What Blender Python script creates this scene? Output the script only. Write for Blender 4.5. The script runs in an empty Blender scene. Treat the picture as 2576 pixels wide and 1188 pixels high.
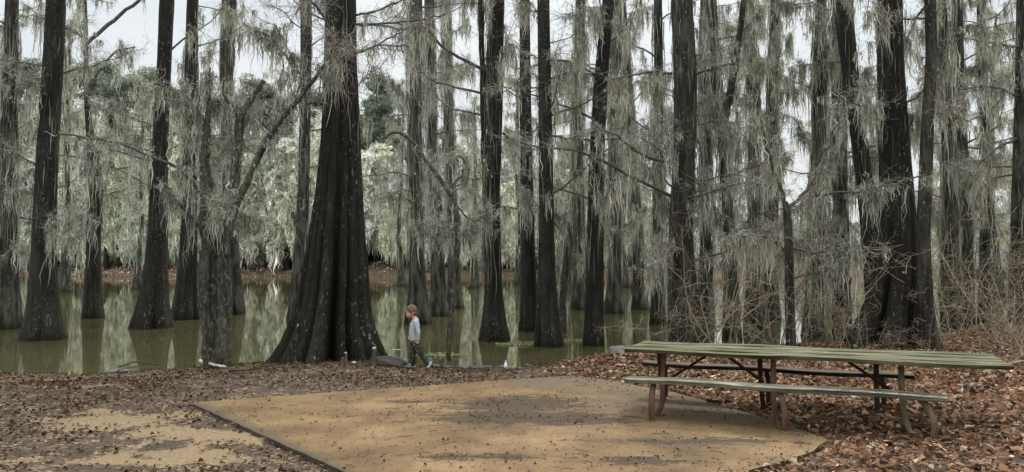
import bpy, bmesh, math, random
import numpy as np
from mathutils import Vector
R0 = np.random.default_rng(7)
C = bpy.context.scene.collection
F = 1909.0; HC = 1.65; PITCH = math.atan(74/1909); WZ = -0.2
cp, sp = math.cos(PITCH), math.sin(PITCH)

def at(px, py, Y):
    dx = (px-1288)/F; up = (594-py)/F
    y = cp - sp*up; z = sp + cp*up
    s = Y/y
    return np.array([dx*s, Y, HC + z*s])
def on(px, py, z=0.0):
    dx = (px-1288)/F; up = (594-py)/F
    y = cp - sp*up; zz = sp + cp*up
    s = (z-HC)/zz
    return np.array([dx*s, y*s, z])

# ---------------------------------------------------------------- mesh helpers
class Geo:
    def __init__(s): s.V=[]; s.Q=[]; s.T=[]; s.C=[]; s.n=0
    def add(s, V, Q=None, T=None, col=None):
        V = np.asarray(V, float).reshape(-1,3)
        if Q is not None and len(Q): s.Q.append(np.asarray(Q).reshape(-1,4)+s.n)
        if T is not None and len(T): s.T.append(np.asarray(T).reshape(-1,3)+s.n)
        if col is None: col = np.ones((len(V),3))
        col = np.asarray(col, float)
        if col.ndim == 1: col = np.tile(col, (len(V),1))
        s.V.append(V); s.C.append(col); s.n += len(V)
    def mesh(s, name, smooth=False, origin=(0,0,0)):
        V = np.concatenate(s.V) - np.asarray(origin)
        Q = np.concatenate(s.Q) if s.Q else np.zeros((0,4),int)
        T = np.concatenate(s.T) if s.T else np.zeros((0,3),int)
        me = bpy.data.meshes.new(name)
        me.vertices.add(len(V)); me.vertices.foreach_set('co', V.astype(np.float32).ravel())
        loops = np.concatenate([Q.ravel(), T.ravel()]).astype(np.int32)
        me.loops.add(len(loops)); me.loops.foreach_set('vertex_index', loops)
        me.polygons.add(len(Q)+len(T))
        st = np.concatenate([np.arange(len(Q))*4, len(Q)*4+np.arange(len(T))*3]).astype(np.int32)
        me.polygons.foreach_set('loop_start', st)
        me.polygons.foreach_set('use_smooth', np.full(len(Q)+len(T), smooth, bool))
        me.update(calc_edges=True)
        c = np.concatenate(s.C); ca = me.color_attributes.new('Col','FLOAT_COLOR','POINT')
        ca.data.foreach_set('color', np.concatenate([c, np.ones((len(c),1))],1).astype(np.float32).ravel())
        return me

def link(name, me, mat=None, parent=None, loc=None):
    o = bpy.data.objects.new(name, me); C.objects.link(o)
    if mat: 
        me.materials.clear(); me.materials.append(mat)
    if loc is not None: o.location = loc
    if parent: o.parent = parent
    return o
def tag(o, label, cat, group=None):
    o['label']=label; o['category']=cat
    if group: o['group']=group
    return o
def thing(name, label, cat, loc=(0,0,0), group=None):
    o = bpy.data.objects.new(name, None); C.objects.link(o); o.location = loc
    o.empty_display_size = .2
    return tag(o, label, cat, group)
def dup(root, loc, rotz=0, scale=1, label=None, group=None):
    r = root.copy(); C.objects.link(r); r.location = loc; r.rotation_euler=(0,0,rotz)
    r.scale = (scale,)*3 if np.isscalar(scale) else scale
    if label: r['label']=label
    if group: r['group']=group
    for ch in list(root.children):
        c = ch.copy(); C.objects.link(c); c.parent = r
    return r

def tubes(g, P, R, sides=4, col=None, ell=None):
    P = np.asarray(P,float); n,k,_ = P.shape
    R = np.broadcast_to(np.asarray(R,float), (n,k))
    T = np.gradient(P, axis=1); T /= np.linalg.norm(T,axis=2,keepdims=True)+1e-9
    ref = np.where(np.abs(T[:,:1,2:3])>.8, np.array([1.,0,0]), np.array([0,0,1.]))
    A = np.cross(T, ref); A /= np.linalg.norm(A,axis=2,keepdims=True)+1e-9
    B = np.cross(T, A)
    th = np.arange(sides)*2*np.pi/sides
    V = P[:,:,None,:] + R[:,:,None,None]*(np.cos(th)[None,None,:,None]*A[:,:,None,:]+np.sin(th)[None,None,:,None]*B[:,:,None,:])
    idx = np.arange(n*k*sides).reshape(n,k,sides)
    a = idx[:,:-1]; b = idx[:,1:]
    Q = np.stack([a, np.roll(a,-1,2), np.roll(b,-1,2), b], -1).reshape(-1,4)
    c = None
    if col is not None:
        col = np.asarray(col,float)
        c = np.repeat(col, k*sides, 0) if col.ndim==2 else col
    g.add(V.reshape(-1,3), Q, col=c)
    if sides > 4:     # close the ends
        for e in (0, k-1):
            for i in range(n): 
                base = g.n - n*k*sides + (i*k+e)*sides
                tri = [(base, base+j, base+j+1) for j in range(1,sides-1)]
                g.T.append(np.array(tri))

def walk(P0, D0, L, k, wander, grav, rng):
    n = len(P0); P = np.zeros((n,k+1,3)); P[:,0]=P0; d = D0/ (np.linalg.norm(D0,axis=1,keepdims=True)+1e-9)
    for i in range(k):
        d = d + rng.normal(0,wander,(n,3)); d[:,2]+=grav
        d /= np.linalg.norm(d,axis=1,keepdims=True)+1e-9
        P[:,i+1]=P[:,i]+d*(L/k)[:,None]
    return P
def sample_on(P, m, rng, lo=.1, hi=1.0):
    n,k,_ = P.shape
    i = rng.integers(0,n,m); t = rng.uniform(lo,hi,m)*(k-1); j = np.minimum(t.astype(int),k-2); f=(t-j)[:,None]
    a = P[i,j]; b = P[i,j+1]
    return a*(1-f)+b*f, b-a, i

def ribbons(g, P0, L, W, rng, base=(1,1,1), k=4, sway=.05, dark=.4, var=.38, kink=.9):
    n = len(P0)
    if n==0: return
    a = rng.uniform(0,np.pi,n); s = np.stack([np.cos(a),np.sin(a),np.zeros(n)],1)
    k = 5; prof = np.array([.5,1,.8,.95,.5,.1])
    prof = prof[None,:]*rng.uniform(.55,1.35,(n,k+1))
    t = np.linspace(0,1,k+1)
    drift = np.cumsum(rng.normal(0,1,(n,k+1,2)),1)*(sway*L)[:,None,None]*.6 + rng.normal(0,1,(n,k+1,2))*(W*kink)[:,None,None]
    drift[:,0]=0
    Pc = np.repeat(P0[:,None,:],k+1,1); Pc[:,:,2]-=t[None,:]*L[:,None]; Pc[:,:,:2]+=drift
    w = (W[:,None]*prof)[:,:,None]*s[:,None,:]*.5
    V = np.stack([Pc-w, Pc+w],2)      # n,k+1,2,3
    idx = np.arange(n*(k+1)*2).reshape(n,k+1,2)
    Q = np.stack([idx[:,:-1,0],idx[:,:-1,1],idx[:,1:,1],idx[:,1:,0]],-1).reshape(-1,4)
    b = np.clip(rng.normal(1,var,n),.35,1.7)
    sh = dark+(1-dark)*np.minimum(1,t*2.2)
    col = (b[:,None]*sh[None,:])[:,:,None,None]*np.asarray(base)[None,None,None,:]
    tint = rng.normal(0,.04,(n,1,1,3)); col = col*(1+tint)
    col = np.broadcast_to(col,(n,k+1,2,3))
    g.add(V.reshape(-1,3), Q, col=col.reshape(-1,3))
def strips(g, P, W, rng, col):
    n,k,_=P.shape; T=np.gradient(P,axis=1); s=np.cross(T,rng.normal(0,1,(n,1,3))); s/=np.linalg.norm(s,axis=2,keepdims=True)+1e-9
    w=s*(W[:,None]*np.linspace(1,.4,k)[None,:]*.5)[:,:,None]; V=np.stack([P-w,P+w],2); idx=np.arange(n*k*2).reshape(n,k,2)
    Q=np.stack([idx[:,:-1,0],idx[:,:-1,1],idx[:,1:,1],idx[:,1:,0]],-1).reshape(-1,4)
    g.add(V.reshape(-1,3),Q,col=np.repeat(col*np.clip(rng.normal(1,.28,(n,1)),.4,1.7),k*2,0))
def tangle(g, roots, rng, per=6, L=(.06,.25), W=(.005,.012), base=(1,1,1), spread=.05):
    n=len(roots)*per; r=np.repeat(roots,per,0)+rng.normal(0,spread,(n,3)); d=rng.normal(0,1,(n,3)); d[:,2]*=.5
    P=walk(r,d,rng.uniform(L[0],L[1],n),4,.75,-.12,rng); strips(g,P,rng.uniform(W[0],W[1],n),rng,np.asarray(base)[None,:])
def moss(g, roots, rng, per=8, spread=.07, L=(.2,.9), W=(.012,.035), base=(1,1,1), **kw):
    m = len(roots)
    env = rng.uniform(0,1,m)**1.6*(L[1]-L[0])+L[0]
    o_ = rng.normal(0,1,(m*per,3))
    r = np.repeat(roots,per,0)+o_*np.array([spread,spread,spread*.3])
    Ls = np.repeat(env,per)*np.clip(1.15-.5*np.hypot(o_[:,0],o_[:,1]),.2,1.15)*rng.uniform(.75,1.15,m*per)
    Ws = rng.uniform(W[0],W[1],m*per)
    ribbons(g, r, Ls, Ws, rng, base=base, **kw)

# ---------------------------------------------------------------- materials
def mat(name):
    m = bpy.data.materials.new(name); m.use_nodes=True; nt=m.node_tree
    b = nt.nodes['Principled BSDF']; b.inputs['Roughness'].default_value=.85
    b.inputs['Specular IOR Level'].default_value=.2
    return m, nt, b
class NT:
    def __init__(s, nt): s.nt=nt
    def n(s, t, **kw):
        x = s.nt.nodes.new(t)
        for k,v in kw.items():
            if k in x.inputs: 
                x.inputs[k].default_value = v
            else: setattr(x,k,v)
        return x
    def l(s,a,b): s.nt.links.new(a,b)
    def coord(s, scale=(1,1,1), kind='Object', rot=(0,0,0)):
        tc = s.n('ShaderNodeTexCoord'); mp = s.n('ShaderNodeMapping')
        mp.inputs['Scale'].default_value=scale; mp.inputs['Rotation'].default_value=rot
        s.l(tc.outputs[kind], mp.inputs['Vector']); return mp.outputs[0]
    def noise(s, vec, scale=5, detail=4, rough=.6):
        x = s.n('ShaderNodeTexNoise'); x.inputs['Scale'].default_value=scale; x.inputs['Detail'].default_value=detail
        x.inputs['Roughness'].default_value=rough; s.l(vec,x.inputs['Vector']); return x.outputs['Fac']
    def ramp(s, fac, stops):
        x = s.n('ShaderNodeValToRGB'); e = x.color_ramp.elements
        while len(e)<len(stops): e.new(.5)
        for i,(p,c) in enumerate(stops):
            e[i].position=p; e[i].color=(*c,1) if len(c)==3 else c
        s.l(fac,x.inputs['Fac']); return x.outputs['Color']
    def mix(s, fac, a, b, mode='MIX'):
        x = s.n('ShaderNodeMix', data_type='RGBA', blend_type=mode)
        for v,i in ((fac,0),(a,6),(b,7)):
            if hasattr(v,'links') or isinstance(v,bpy.types.NodeSocket): s.l(v,x.inputs[i])
            elif i==0: x.inputs[0].default_value=v
            else: x.inputs[i].default_value=(*v,1)
        return x.outputs[2]
    def math(s, op, a, b=0., c=None):
        x = s.n('ShaderNodeMath', operation=op)
        for v,i in ((a,0),(b,1)):
            if isinstance(v,bpy.types.NodeSocket): s.l(v,x.inputs[i])
            else: x.inputs[i].default_value=v
        return x.outputs[0]
    def attr(s, name='Col'):
        return s.n('ShaderNodeVertexColor', layer_name=name).outputs['Color']
    def bump(s, h, b, strength=.5, dist=.02):
        x = s.n('ShaderNodeBump'); x.inputs['Strength'].default_value=strength; x.inputs['Distance'].default_value=dist
        s.l(h,x.inputs['Height']); s.l(x.outputs[0], b.inputs['Normal'])

def mat_bark(name, dark, light, lichen=.5, moss_amt=.4, wet=True, st=.9):
    m,nt,b = mat(name); N=NT(nt)
    v = N.coord((9,9,st)); v2 = N.coord((1,1,1)); v3 = N.coord((22,22,3))
    n1 = N.noise(v, 2.2, 6, .65); n2 = N.noise(v2, 1.1, 4)
    fine = N.noise(v3, 3, 3)
    col = N.ramp(n1, [(.32,tuple(x*.5 for x in dark)),(.52,dark),(.72,light)])
    spots = N.noise(N.coord((14,14,7)), 1.6, 3, .7)
    patch = N.noise(N.coord((1.2,1.2,.5)), 1.4, 2)
    f = N.math('MULTIPLY', N.ramp(spots,[(.60,(0,0,0)),(.68,(1,1,1))]), N.ramp(patch,[(.40,(0,0,0)),(.6,(1,1,1))]))
    f = N.math('MULTIPLY', f, lichen)
    col = N.mix(f, col, (.33,.34,.28))
    g = N.math('MULTIPLY', N.ramp(N.noise(N.coord((3,3,.7)),1.5,5,.7),[(.45,(0,0,0)),(.62,(1,1,1))]), moss_amt)
    col = N.mix(g, col, (.13,.135,.10))
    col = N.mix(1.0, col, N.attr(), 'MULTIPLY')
    if wet:
        geo = N.n('ShaderNodeNewGeometry'); sx = N.n('ShaderNodeSeparateXYZ'); N.l(geo.outputs['Position'],sx.inputs[0])
        zz = N.math('ADD', sx.outputs['Z'], N.math('MULTIPLY', n1, .25))
        w = N.ramp(zz, [(.0,(.45,.45,.36)),(.12,(.8,.78,.62)),(.5,(1,1,1))])
        col = N.mix(1.0, col, w, 'MULTIPLY')
    N.l(col, b.inputs['Base Color'])
    h = N.math('ADD', n1, N.math('MULTIPLY', fine, .35)); N.bump(h, b, .9, .035)
    return m
def mat_leafy(name, tint=(1,1,1), trans=.35, rough=1.):
    m,nt,b = mat(name); N=NT(nt)
    out = nt.nodes['Material Output']; nt.nodes.remove(b)
    c = N.mix(1.0, N.attr(), tint, 'MULTIPLY')
    d = N.n('ShaderNodeBsdfDiffuse'); t = N.n('ShaderNodeBsdfTranslucent'); mx = N.n('ShaderNodeMixShader'); mx.inputs[0].default_value=trans
    N.l(c,d.inputs[0]); N.l(c,t.inputs[0]); N.l(d.outputs[0],mx.inputs[1]); N.l(t.outputs[0],mx.inputs[2]); N.l(mx.outputs[0],out.inputs[0])
    return m
def mat_simple(name, c1, c2, scale=20, stretch=(1,1,1), rough=.8, bump=.3, attr=False, spec=.2):
    m,nt,b = mat(name); N=NT(nt)
    n = N.noise(N.coord(stretch), scale, 5, .65)
    col = N.ramp(n,[(.3,c1),(.7,c2)])
    if attr: col = N.mix(1.0,col,N.attr(),'MULTIPLY')
    N.l(col,b.inputs['Base Color']); b.inputs['Roughness'].default_value=rough; b.inputs['Specular IOR Level'].default_value=spec
    if bump: N.bump(n,b,bump,.01)
    return m

M = {}
M['bark'] = mat_bark('cypress_bark', (.012,.0105,.008), (.030,.026,.019), .5, .12)
M['bark_big'] = mat_bark('old_cypress_bark', (.013,.011,.0075), (.036,.030,.020), .7, .04)
M['bark_brown'] = mat_bark('reddish_bark', (.022,.018,.014), (.062,.050,.038), .8, .35)
M['bark_mossy'] = mat_bark('lichen_bark', (.040,.037,.028), (.19,.18,.135), 1.0, .35, st=5)
M['bark_furry'] = mat_bark('mossy_grey_bark', (.017,.016,.012), (.062,.060,.045), .6, .55)
M['twig'] = mat_simple('twig_bark',(.5,.5,.5),(1.2,1.2,1.15),9,attr=True,bump=0)
M['moss'] = mat_leafy('spanish_moss')
M['needle'] = mat_leafy('pine_needles')
M['leaf'] = mat_leafy('dead_leaves', trans=.2)

# ---------------------------------------------------------------- world, sun, camera
sc = bpy.context.scene
W = bpy.data.worlds.new("World"); sc.world = W; W.use_nodes=True; N = NT(W.node_tree)
bg = W.node_tree.nodes['Background']
EL, AZ = math.radians(52), math.radians(25)
sky = N.n('ShaderNodeTexSky'); sky.sky_type='NISHITA'; sky.sun_disc=False; sky.sun_elevation=EL; sky.sun_rotation=AZ
sky.air_density=1.0; sky.dust_density=4.0
tc = N.n('ShaderNodeTexCoord'); sx = N.n('ShaderNodeSeparateXYZ'); N.l(tc.outputs['Generated'],sx.inputs[0])
cl = N.noise(N.coord((1,1,2.5),'Generated'), 2.2, 5, .55)
SKY_HOR, SKY_ZEN = (7.75,8.05,8.2), (14,14.5,15)
grad = N.ramp(sx.outputs['Z'], [(.0,tuple(v*.052 for v in SKY_HOR)),(.32,tuple(v*.060 for v in SKY_HOR)),(.9,tuple(v*.115 for v in SKY_ZEN))])
cloud = N.mix(1.0, grad, N.ramp(cl,[(.35,(.84,.865,.89)),(.65,(1,1,1))]), 'MULTIPLY')
sc_ = N.n('ShaderNodeVectorMath', operation='SCALE'); N.l(cloud, sc_.inputs[0]); sc_.inputs['Scale'].default_value=21.0
mixed = N.mix(.93, sky.outputs[0], sc_.outputs[0])
N.l(mixed, bg.inputs['Color']); bg.inputs['Strength'].default_value=.1
sun = bpy.data.lights.new('sun','SUN'); sun.energy=2.3; sun.angle=math.radians(11); sun.color=(1,.96,.9)
so = bpy.data.objects.new('sun',sun); C.objects.link(so)
d = Vector((math.sin(AZ)*math.cos(EL), math.cos(AZ)*math.cos(EL), math.sin(EL)))
so.rotation_euler = d.to_track_quat('Z','Y').to_euler()
cam = bpy.data.cameras.new('camera'); co = bpy.data.objects.new('camera',cam); C.objects.link(co); sc.camera=co
co.location=(0,0,HC); co.rotation_euler=(math.pi/2+PITCH,0,0); cam.sensor_width=36; cam.lens=36*F/2576; cam.clip_end=5000
sc.view_settings.view_transform='Standard'; sc.view_settings.look='None'; sc.view_settings.exposure=0
sc.cycles.max_bounces=6; sc.cycles.diffuse_bounces=3; sc.cycles.transparent_max_bounces=4

# ---------------------------------------------------------------- terrain
SH = np.array([(-900,14.5),(0,13.1),(200,13.0),(400,13.5),(600,14.2),(760,15.2),(900,15.2),(1000,14.4),(1100,13.8),(1300,13.7),(1440,14.9),(1600,16.2),(1900,17.0),(2100,18),(2400,20.5),(2576,26),(2800,40),(3600,60)])
def shore(x, y):
    t = 1288 + F*x/np.maximum(y,3)
    return np.interp(t, SH[:,0], SH[:,1])
def vnoise(x, y, s, seed=0):
    return (np.sin(x*s*1.3+seed)+np.sin(y*s*1.7+seed*2.1)+np.sin((x+y)*s*.9+seed*.7)+np.sin((x*.7-y)*s*2.1+seed*1.3)+np.sin(x*s*3.1+y*s*.4+seed)*.5)/4.5
def farshore(x): return 128+6*np.sin(x*.05)+3*np.sin(x*.13+1)+np.maximum(0,x-10)*.25
def height(x, y):
    s = shore(x,y)-y + .12*vnoise(x,y,3.1,2)
    z = np.where(s>0, -.2*(1-np.clip(s/2.8,0,1))**1.25, -.2+np.maximum(s*.16,-1.3))
    # a low leaf-covered rise on the right
    z = z + .10*np.clip((x-2.9)/1.5,0,1)*np.clip(s/1.0,0,1)*np.clip(1.4-.25*np.abs(y-7.3),.15,1)
    far = y-farshore(x)
    zf = np.where(far<0, -1.3, np.minimum(-.45+far*.28, 3.0+far*.015))
    z = np.where(y>60, np.maximum(zf, -1.5), z)
    n = .012*vnoise(x,y,7,1)+.018*vnoise(x,y,2.3,5)
    return z + np.where((y<60)&(s>0), n*np.clip(s/.4,.3,1), 0)
def hz(x,y): return float(height(np.array(float(x)),np.array(float(y))))

SLAB_Z = .035
left = [on(478,1013,SLAB_Z), on(1100,1291,SLAB_Z)]
rb_px = [(1440,944),(1500,951),(1560,962),(1680,984),(1800,1014),(1900,1045),(1990,1072),(2085,1105),(2040,1138),(1960,1162),(1870,1188),(1790,1240),(1720,1300)]
rb = np.array([on(a,b,SLAB_Z) for a,b in rb_px])
poly = np.array([left[0][:2]]+[p[:2] for p in rb]+[left[1][:2]])
def inpoly(x,y,P):
    c = np.zeros(np.shape(x),bool); n=len(P); j=n-1
    for i in range(n):
        xi,yi=P[i]; xj,yj=P[j]
        c ^= ((yi>y)!=(yj>y)) & (x<(xj-xi)*(y-yi)/(yj-yi+1e-12)+xi); j=i
    return c
SAND = [(300,1058,.75,.42),(480,1092,.7,.22),(560,1098,.7,.3),(400,1085,.4,.25),(360,1160,.75,.18),(470,1148,.6,.28),(270,1035,.3,.2),(250,970,.25,.1)]
def sandmask(x,y):
    m = np.zeros(np.shape(x))
    for px,py,sx_,sy_ in SAND:
        c = on(px,py,0); m = np.maximum(m, np.exp(-(((x-c[0])/sx_)**2+((y-c[1])/sy_)**2)))
    return m
xs = np.sinh(np.linspace(-6.2,6.2,420))*1.6
ys = np.concatenate([np.linspace(-8,2,20,endpoint=False),np.linspace(2,21,240,endpoint=False),np.linspace(21,60,60,endpoint=False),np.linspace(60,200,90,endpoint=False),np.geomspace(200,2500,24)])
X,Y = np.meshgrid(xs,ys); Z = height(X,Y)
# keep the earth under the slab low
ins = inpoly(X,Y,poly); Z = np.where(ins, np.minimum(Z,.0)-.02, Z)
g = Geo(); ny,nx = X.shape; idx = np.arange(nx*ny).reshape(ny,nx)
Q = np.stack([idx[:-1,:-1],idx[:-1,1:],idx[1:,1:],idx[1:,:-1]],-1).reshape(-1,4)
s = shore(X,Y)-Y
rightness = np.clip((X-1.0-.05*(Y-9))/2.2,0,1)*(Y<60)
colr = np.stack([sandmask(X,Y), np.clip(1-np.abs(s+.0)/.9,0,1)*(Y<60), np.where(Y>60,np.clip(1-(X/np.maximum(Y,1)*F+1288-480)/200,.1,1),rightness)],-1).reshape(-1,3)
g.add(np.stack([X,Y,Z],-1).reshape(-1,3), Q, col=colr)
m,nt,b = mat('leafy_earth'); N=NT(nt)
v = N.coord(); a = N.attr(); sep = N.n('ShaderNodeSeparateColor'); N.l(a,sep.inputs[0])
vor = N.n('ShaderNodeTexVoronoi'); vor.inputs['Scale'].default_value=26; N.l(N.coord((1,1.35,1)),vor.inputs['Vector'])
n1 = N.noise(v,3.0,6,.7); n2 = N.noise(v,28,5,.7); n0 = N.noise(v,.8,3)
sepv = N.n('ShaderNodeSeparateColor'); N.l(vor.outputs['Color'],sepv.inputs[0])
lf = N.ramp(sepv.outputs[0],[(.0,(.02,.014,.008)),(.35,(.052,.034,.020)),(.7,(.095,.064,.040)),(.92,(.20,.145,.095)),(1,(.34,.265,.18))])
lo = N.ramp(sepv.outputs[1],[(.0,(.05,.026,.016)),(.4,(.14,.07,.038)),(.8,(.25,.14,.08)),(1,(.40,.28,.19))])
leafc = N.mix(sep.outputs[2], lf, lo)
mud = N.ramp(n2,[(.3,(.028,.019,.012)),(.7,(.080,.056,.035))])
col = N.mix(N.ramp(n1,[(.40,(0,0,0)),(.56,(1,1,1))]), mud, leafc)
sandf = N.math('ADD', N.math('MULTIPLY',sep.outputs[0],1.15), N.math('MULTIPLY', N.math('SUBTRACT',n1,.5), 4.2))
sandc = N.ramp(n2,[(.3,(.125,.088,.048)),(.7,(.24,.17,.095))])
col = N.mix(N.ramp(sandf,[(.36,(0,0,0)),(.58,(1,1,1))]), col, sandc)
wetc = N.ramp(n2,[(.35,(.025,.024,.018)),(.7,(.10,.095,.075))])
col = N.mix(N.math('MULTIPLY',sep.outputs[1],N.ramp(n0,[(.3,(.5,.5,.5)),(.6,(.95,.95,.95))])), col, wetc)
N.l(col,b.inputs['Base Color']); N.bump(N.math('ADD',N.math('MULTIPLY',n2,.6),vor.outputs['Distance']),b,.8,.02)
M['ground']=m
o = link('ground', g.mesh('ground',True), m); o['kind']='structure'

# water
g = Geo()
wx = np.linspace(-260,320,30); wy = np.linspace(9,260,30); WX,WY=np.meshgrid(wx,wy)
idx = np.arange(900).reshape(30,30)
g.add(np.stack([WX,WY,np.full_like(WX,WZ)],-1).reshape(-1,3), np.stack([idx[:-1,:-1],idx[:-1,1:],idx[1:,1:],idx[1:,:-1]],-1).reshape(-1,4))
m,nt,b = mat('lake_water'); N=NT(nt)
col = N.ramp(N.noise(N.coord(),.25,3),[(.35,(.050,.047,.020)),(.65,(.068,.062,.027))])
N.l(col,b.inputs['Base Color'])
b.inputs['Roughness'].default_value=.03; b.inputs['IOR'].default_value=2.4; b.inputs['Specular IOR Level'].default_value=.75; b.inputs['Specular Tint'].default_value=(1,.98,.84,1)
h = N.math('ADD', N.noise(N.coord((1,1,1)),1.6,3), N.math('MULTIPLY',N.noise(N.coord((1,.55,1)),7,2),.22))
N.bump(h,b,.022,.03)
o = link('lake', g.mesh('lake',True), m); o['kind']='structure'

# concrete pad
g = Geo(); nr, nc = 60, 80
cum = np.r_[0,np.cumsum(np.linalg.norm(np.diff(rb,axis=0),axis=1))]; cum/=cum[-1]
tt = np.linspace(0,1,nr); RBx = np.interp(tt,cum,rb[:,0]); RBy=np.interp(tt,cum,rb[:,1])
Lx = left[0][0]*(1-tt)+left[1][0]*tt; Ly = left[0][1]*(1-tt)+left[1][1]*tt
u = np.linspace(0,1,nc)
PX = Lx[:,None]*(1-u)+RBx[:,None]*u; PY = Ly[:,None]*(1-u)+RBy[:,None]*u
PX += .012*vnoise(PX,PY,9,3); PY += .012*vnoise(PX,PY,8,6)
PZ = np.full_like(PX,SLAB_Z)+.003*vnoise(PX,PY,2,3)
def gauss(px,py,sx_,sy_,x=PX,y=PY):
    c = on(px,py,SLAB_Z); return np.exp(-(((x-c[0])/sx_)**2+((y-c[1])/sy_)**2))
dirt = np.clip(gauss(1300,1015,.75,.5)+gauss(1230,1050,.7,.35)*.9+gauss(1450,1055,.7,.3)*.8+gauss(1620,1160,.35,.12)+gauss(1200,1150,.8,.12)*.7+gauss(1750,1110,1.0,.12)*.8+gauss(1010,1010,.3,.1)*.8,0,1)
wet = np.clip(gauss(1480,965,.8,.5)+gauss(1700,1010,1.0,.55)+gauss(1850,1050,.9,.45)+gauss(1350,960,.4,.2),0,1)  # damp grey zone that also paints in the table's soft shadow
edge = np.clip(1-np.minimum(u[None,:]*30, 9)-0*PX,0,1)
idx = np.arange(nr*nc).reshape(nr,nc)
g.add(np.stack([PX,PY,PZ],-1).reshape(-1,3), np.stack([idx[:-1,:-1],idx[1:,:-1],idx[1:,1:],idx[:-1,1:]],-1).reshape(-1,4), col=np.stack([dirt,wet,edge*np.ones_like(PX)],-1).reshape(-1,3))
ring = np.concatenate([idx[0,:],idx[1:,-1],idx[-1,-2::-1],idx[-2:0:-1,0]])
top = np.stack([PX,PY,PZ],-1).reshape(-1,3)[ring]; bot = top.copy(); bot[:,2]-=.12
nR=len(ring); k=np.arange(nR)
g.add(np.concatenate([top,bot]), np.stack([k,(k+1)%nR,(k+1)%nR+nR,k+nR],-1), col=(.8,.6,1))
m,nt,b = mat('tan_concrete'); N=NT(nt)
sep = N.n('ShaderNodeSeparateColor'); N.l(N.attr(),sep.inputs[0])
n1=N.noise(N.coord(),1.1,5,.65); n2=N.noise(N.coord((1,1.5,1)),30,6,.85); n3=N.noise(N.coord((1,2.4,1),rot=(0,0,.15)),3.6,9,.82); n4=N.noise(N.coord((1,1.6,1)),22,5,.7)
col = N.ramp(n1,[(.3,(.078,.048,.023)),(.5,(.145,.093,.043)),(.72,(.235,.16,.08))])
col = N.mix(1.0,col,N.ramp(n2,[(.32,(.55,.53,.5)),(.68,(1.32,1.28,1.22))]),'MULTIPLY')
col = N.mix(N.math('MULTIPLY',N.math('MULTIPLY',sep.outputs[1],N.ramp(n1,[(.3,(1.2,1.2,1.2)),(.7,(.8,.8,.8))])),.85), col, (.095,.075,.050))  # grey-brown for damp and the painted table shadow
df = N.math('ADD', N.math('MULTIPLY',sep.outputs[0],.28), n3)
col = N.mix(N.ramp(df,[(.585,(0,0,0)),(.64,(.92,.92,.92))]), col, (.040,.026,.014))
col = N.mix(N.ramp(n4,[(.57,(0,0,0)),(.66,(.75,.75,.75))]), col, (.11,.078,.05))
col = N.mix(N.math('MULTIPLY',sep.outputs[2],.85), col, (.05,.045,.03))
N.l(col,b.inputs['Base Color']); N.bump(n2,b,.35,.006); b.inputs['Roughness'].default_value=.8
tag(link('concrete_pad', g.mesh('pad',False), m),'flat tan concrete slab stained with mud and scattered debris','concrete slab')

# ---------------------------------------------------------------- leaf litter
def leaves(g, x, y, z, size, rng, pal, wts, tilt=.45, aspect=.5):
    n=len(x); a=rng.uniform(0,2*np.pi,n)
    d=np.stack([np.cos(a),np.sin(a),rng.normal(0,tilt,n)*.8],1); d/=np.linalg.norm(d,axis=1,keepdims=True)
    s=np.stack([-np.sin(a),np.cos(a),rng.normal(0,tilt,n)],1); s/=np.linalg.norm(s,axis=1,keepdims=True)
    up=np.cross(d,s); w=size*aspect*rng.uniform(.6,1.2,n); P=np.stack([x,y,z],1)
    cv=rng.normal(.12,.2,n)*size
    def pt(t,k,h): return P+d*(size*t)[:,None]+s*(w*k)[:,None]+up*(cv*h)[:,None]
    j=lambda: rng.uniform(.7,1.25,n)
    V=np.stack([pt(-.5,0,.3),pt(-.15,.5*j(),1),pt(.25,.42*j(),1.1),pt(.55,0,-.3),pt(.25,-.42*j(),1.2),pt(-.15,-.5*j(),.9)],1)
    i=np.arange(n)[:,None]*6
    Q=np.concatenate([i+np.array([[0,1,2,3]]),i+np.array([[0,3,4,5]])])
    pal=np.array(pal); c=pal[rng.choice(len(pal),n,p=np.array(wts)/sum(wts))]*rng.uniform(.65,1.3,(n,1))
    g.add(V.reshape(-1,3),Q,col=np.repeat(c,6,0))
rng=R0
def scatter(n,x0,x1,y0,y1):
    y = rng.uniform(y0,y1,n); x=rng.uniform(x0,x1,n); return x,y
def infrust(x,y,m=.82): return (np.abs(x)<y*m+.3)
def zat(x,y):
    z=height(x,y); return np.where(inpoly(x,y,poly),SLAB_Z+.004,z)
# left and middle, small grey-brown
x,y = scatter(150000,-13,5,4.3,15.5); s=shore(x,y)-y
keep = infrust(x,y)&(s>.02)&~inpoly(x,y,poly)&(rng.uniform(0,1,len(x))>sandmask(x,y)*1.05)&(rng.uniform(0,1,len(x))<np.clip(.45+.45*vnoise(x,y,1.3,4)+.25*vnoise(x,y,4,9),.08,1))
x,y=x[keep],y[keep]; g=Geo()
leaves(g,x,y,zat(x,y)+rng.uniform(.004,.022,len(x)),rng.uniform(.018,.055,len(x)),rng,[(.085,.052,.030),(.135,.088,.052),(.036,.024,.014),(.34,.26,.175),(.12,.06,.03)],[4,3.2,3,1.3,2.4],tilt=.25,aspect=.42)
o=link('leaf_litter',g.mesh('litter_small'),M['leaf']); o['kind']='stuff'; o['label']='small grey-brown dead leaves on the bare earth'
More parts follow.
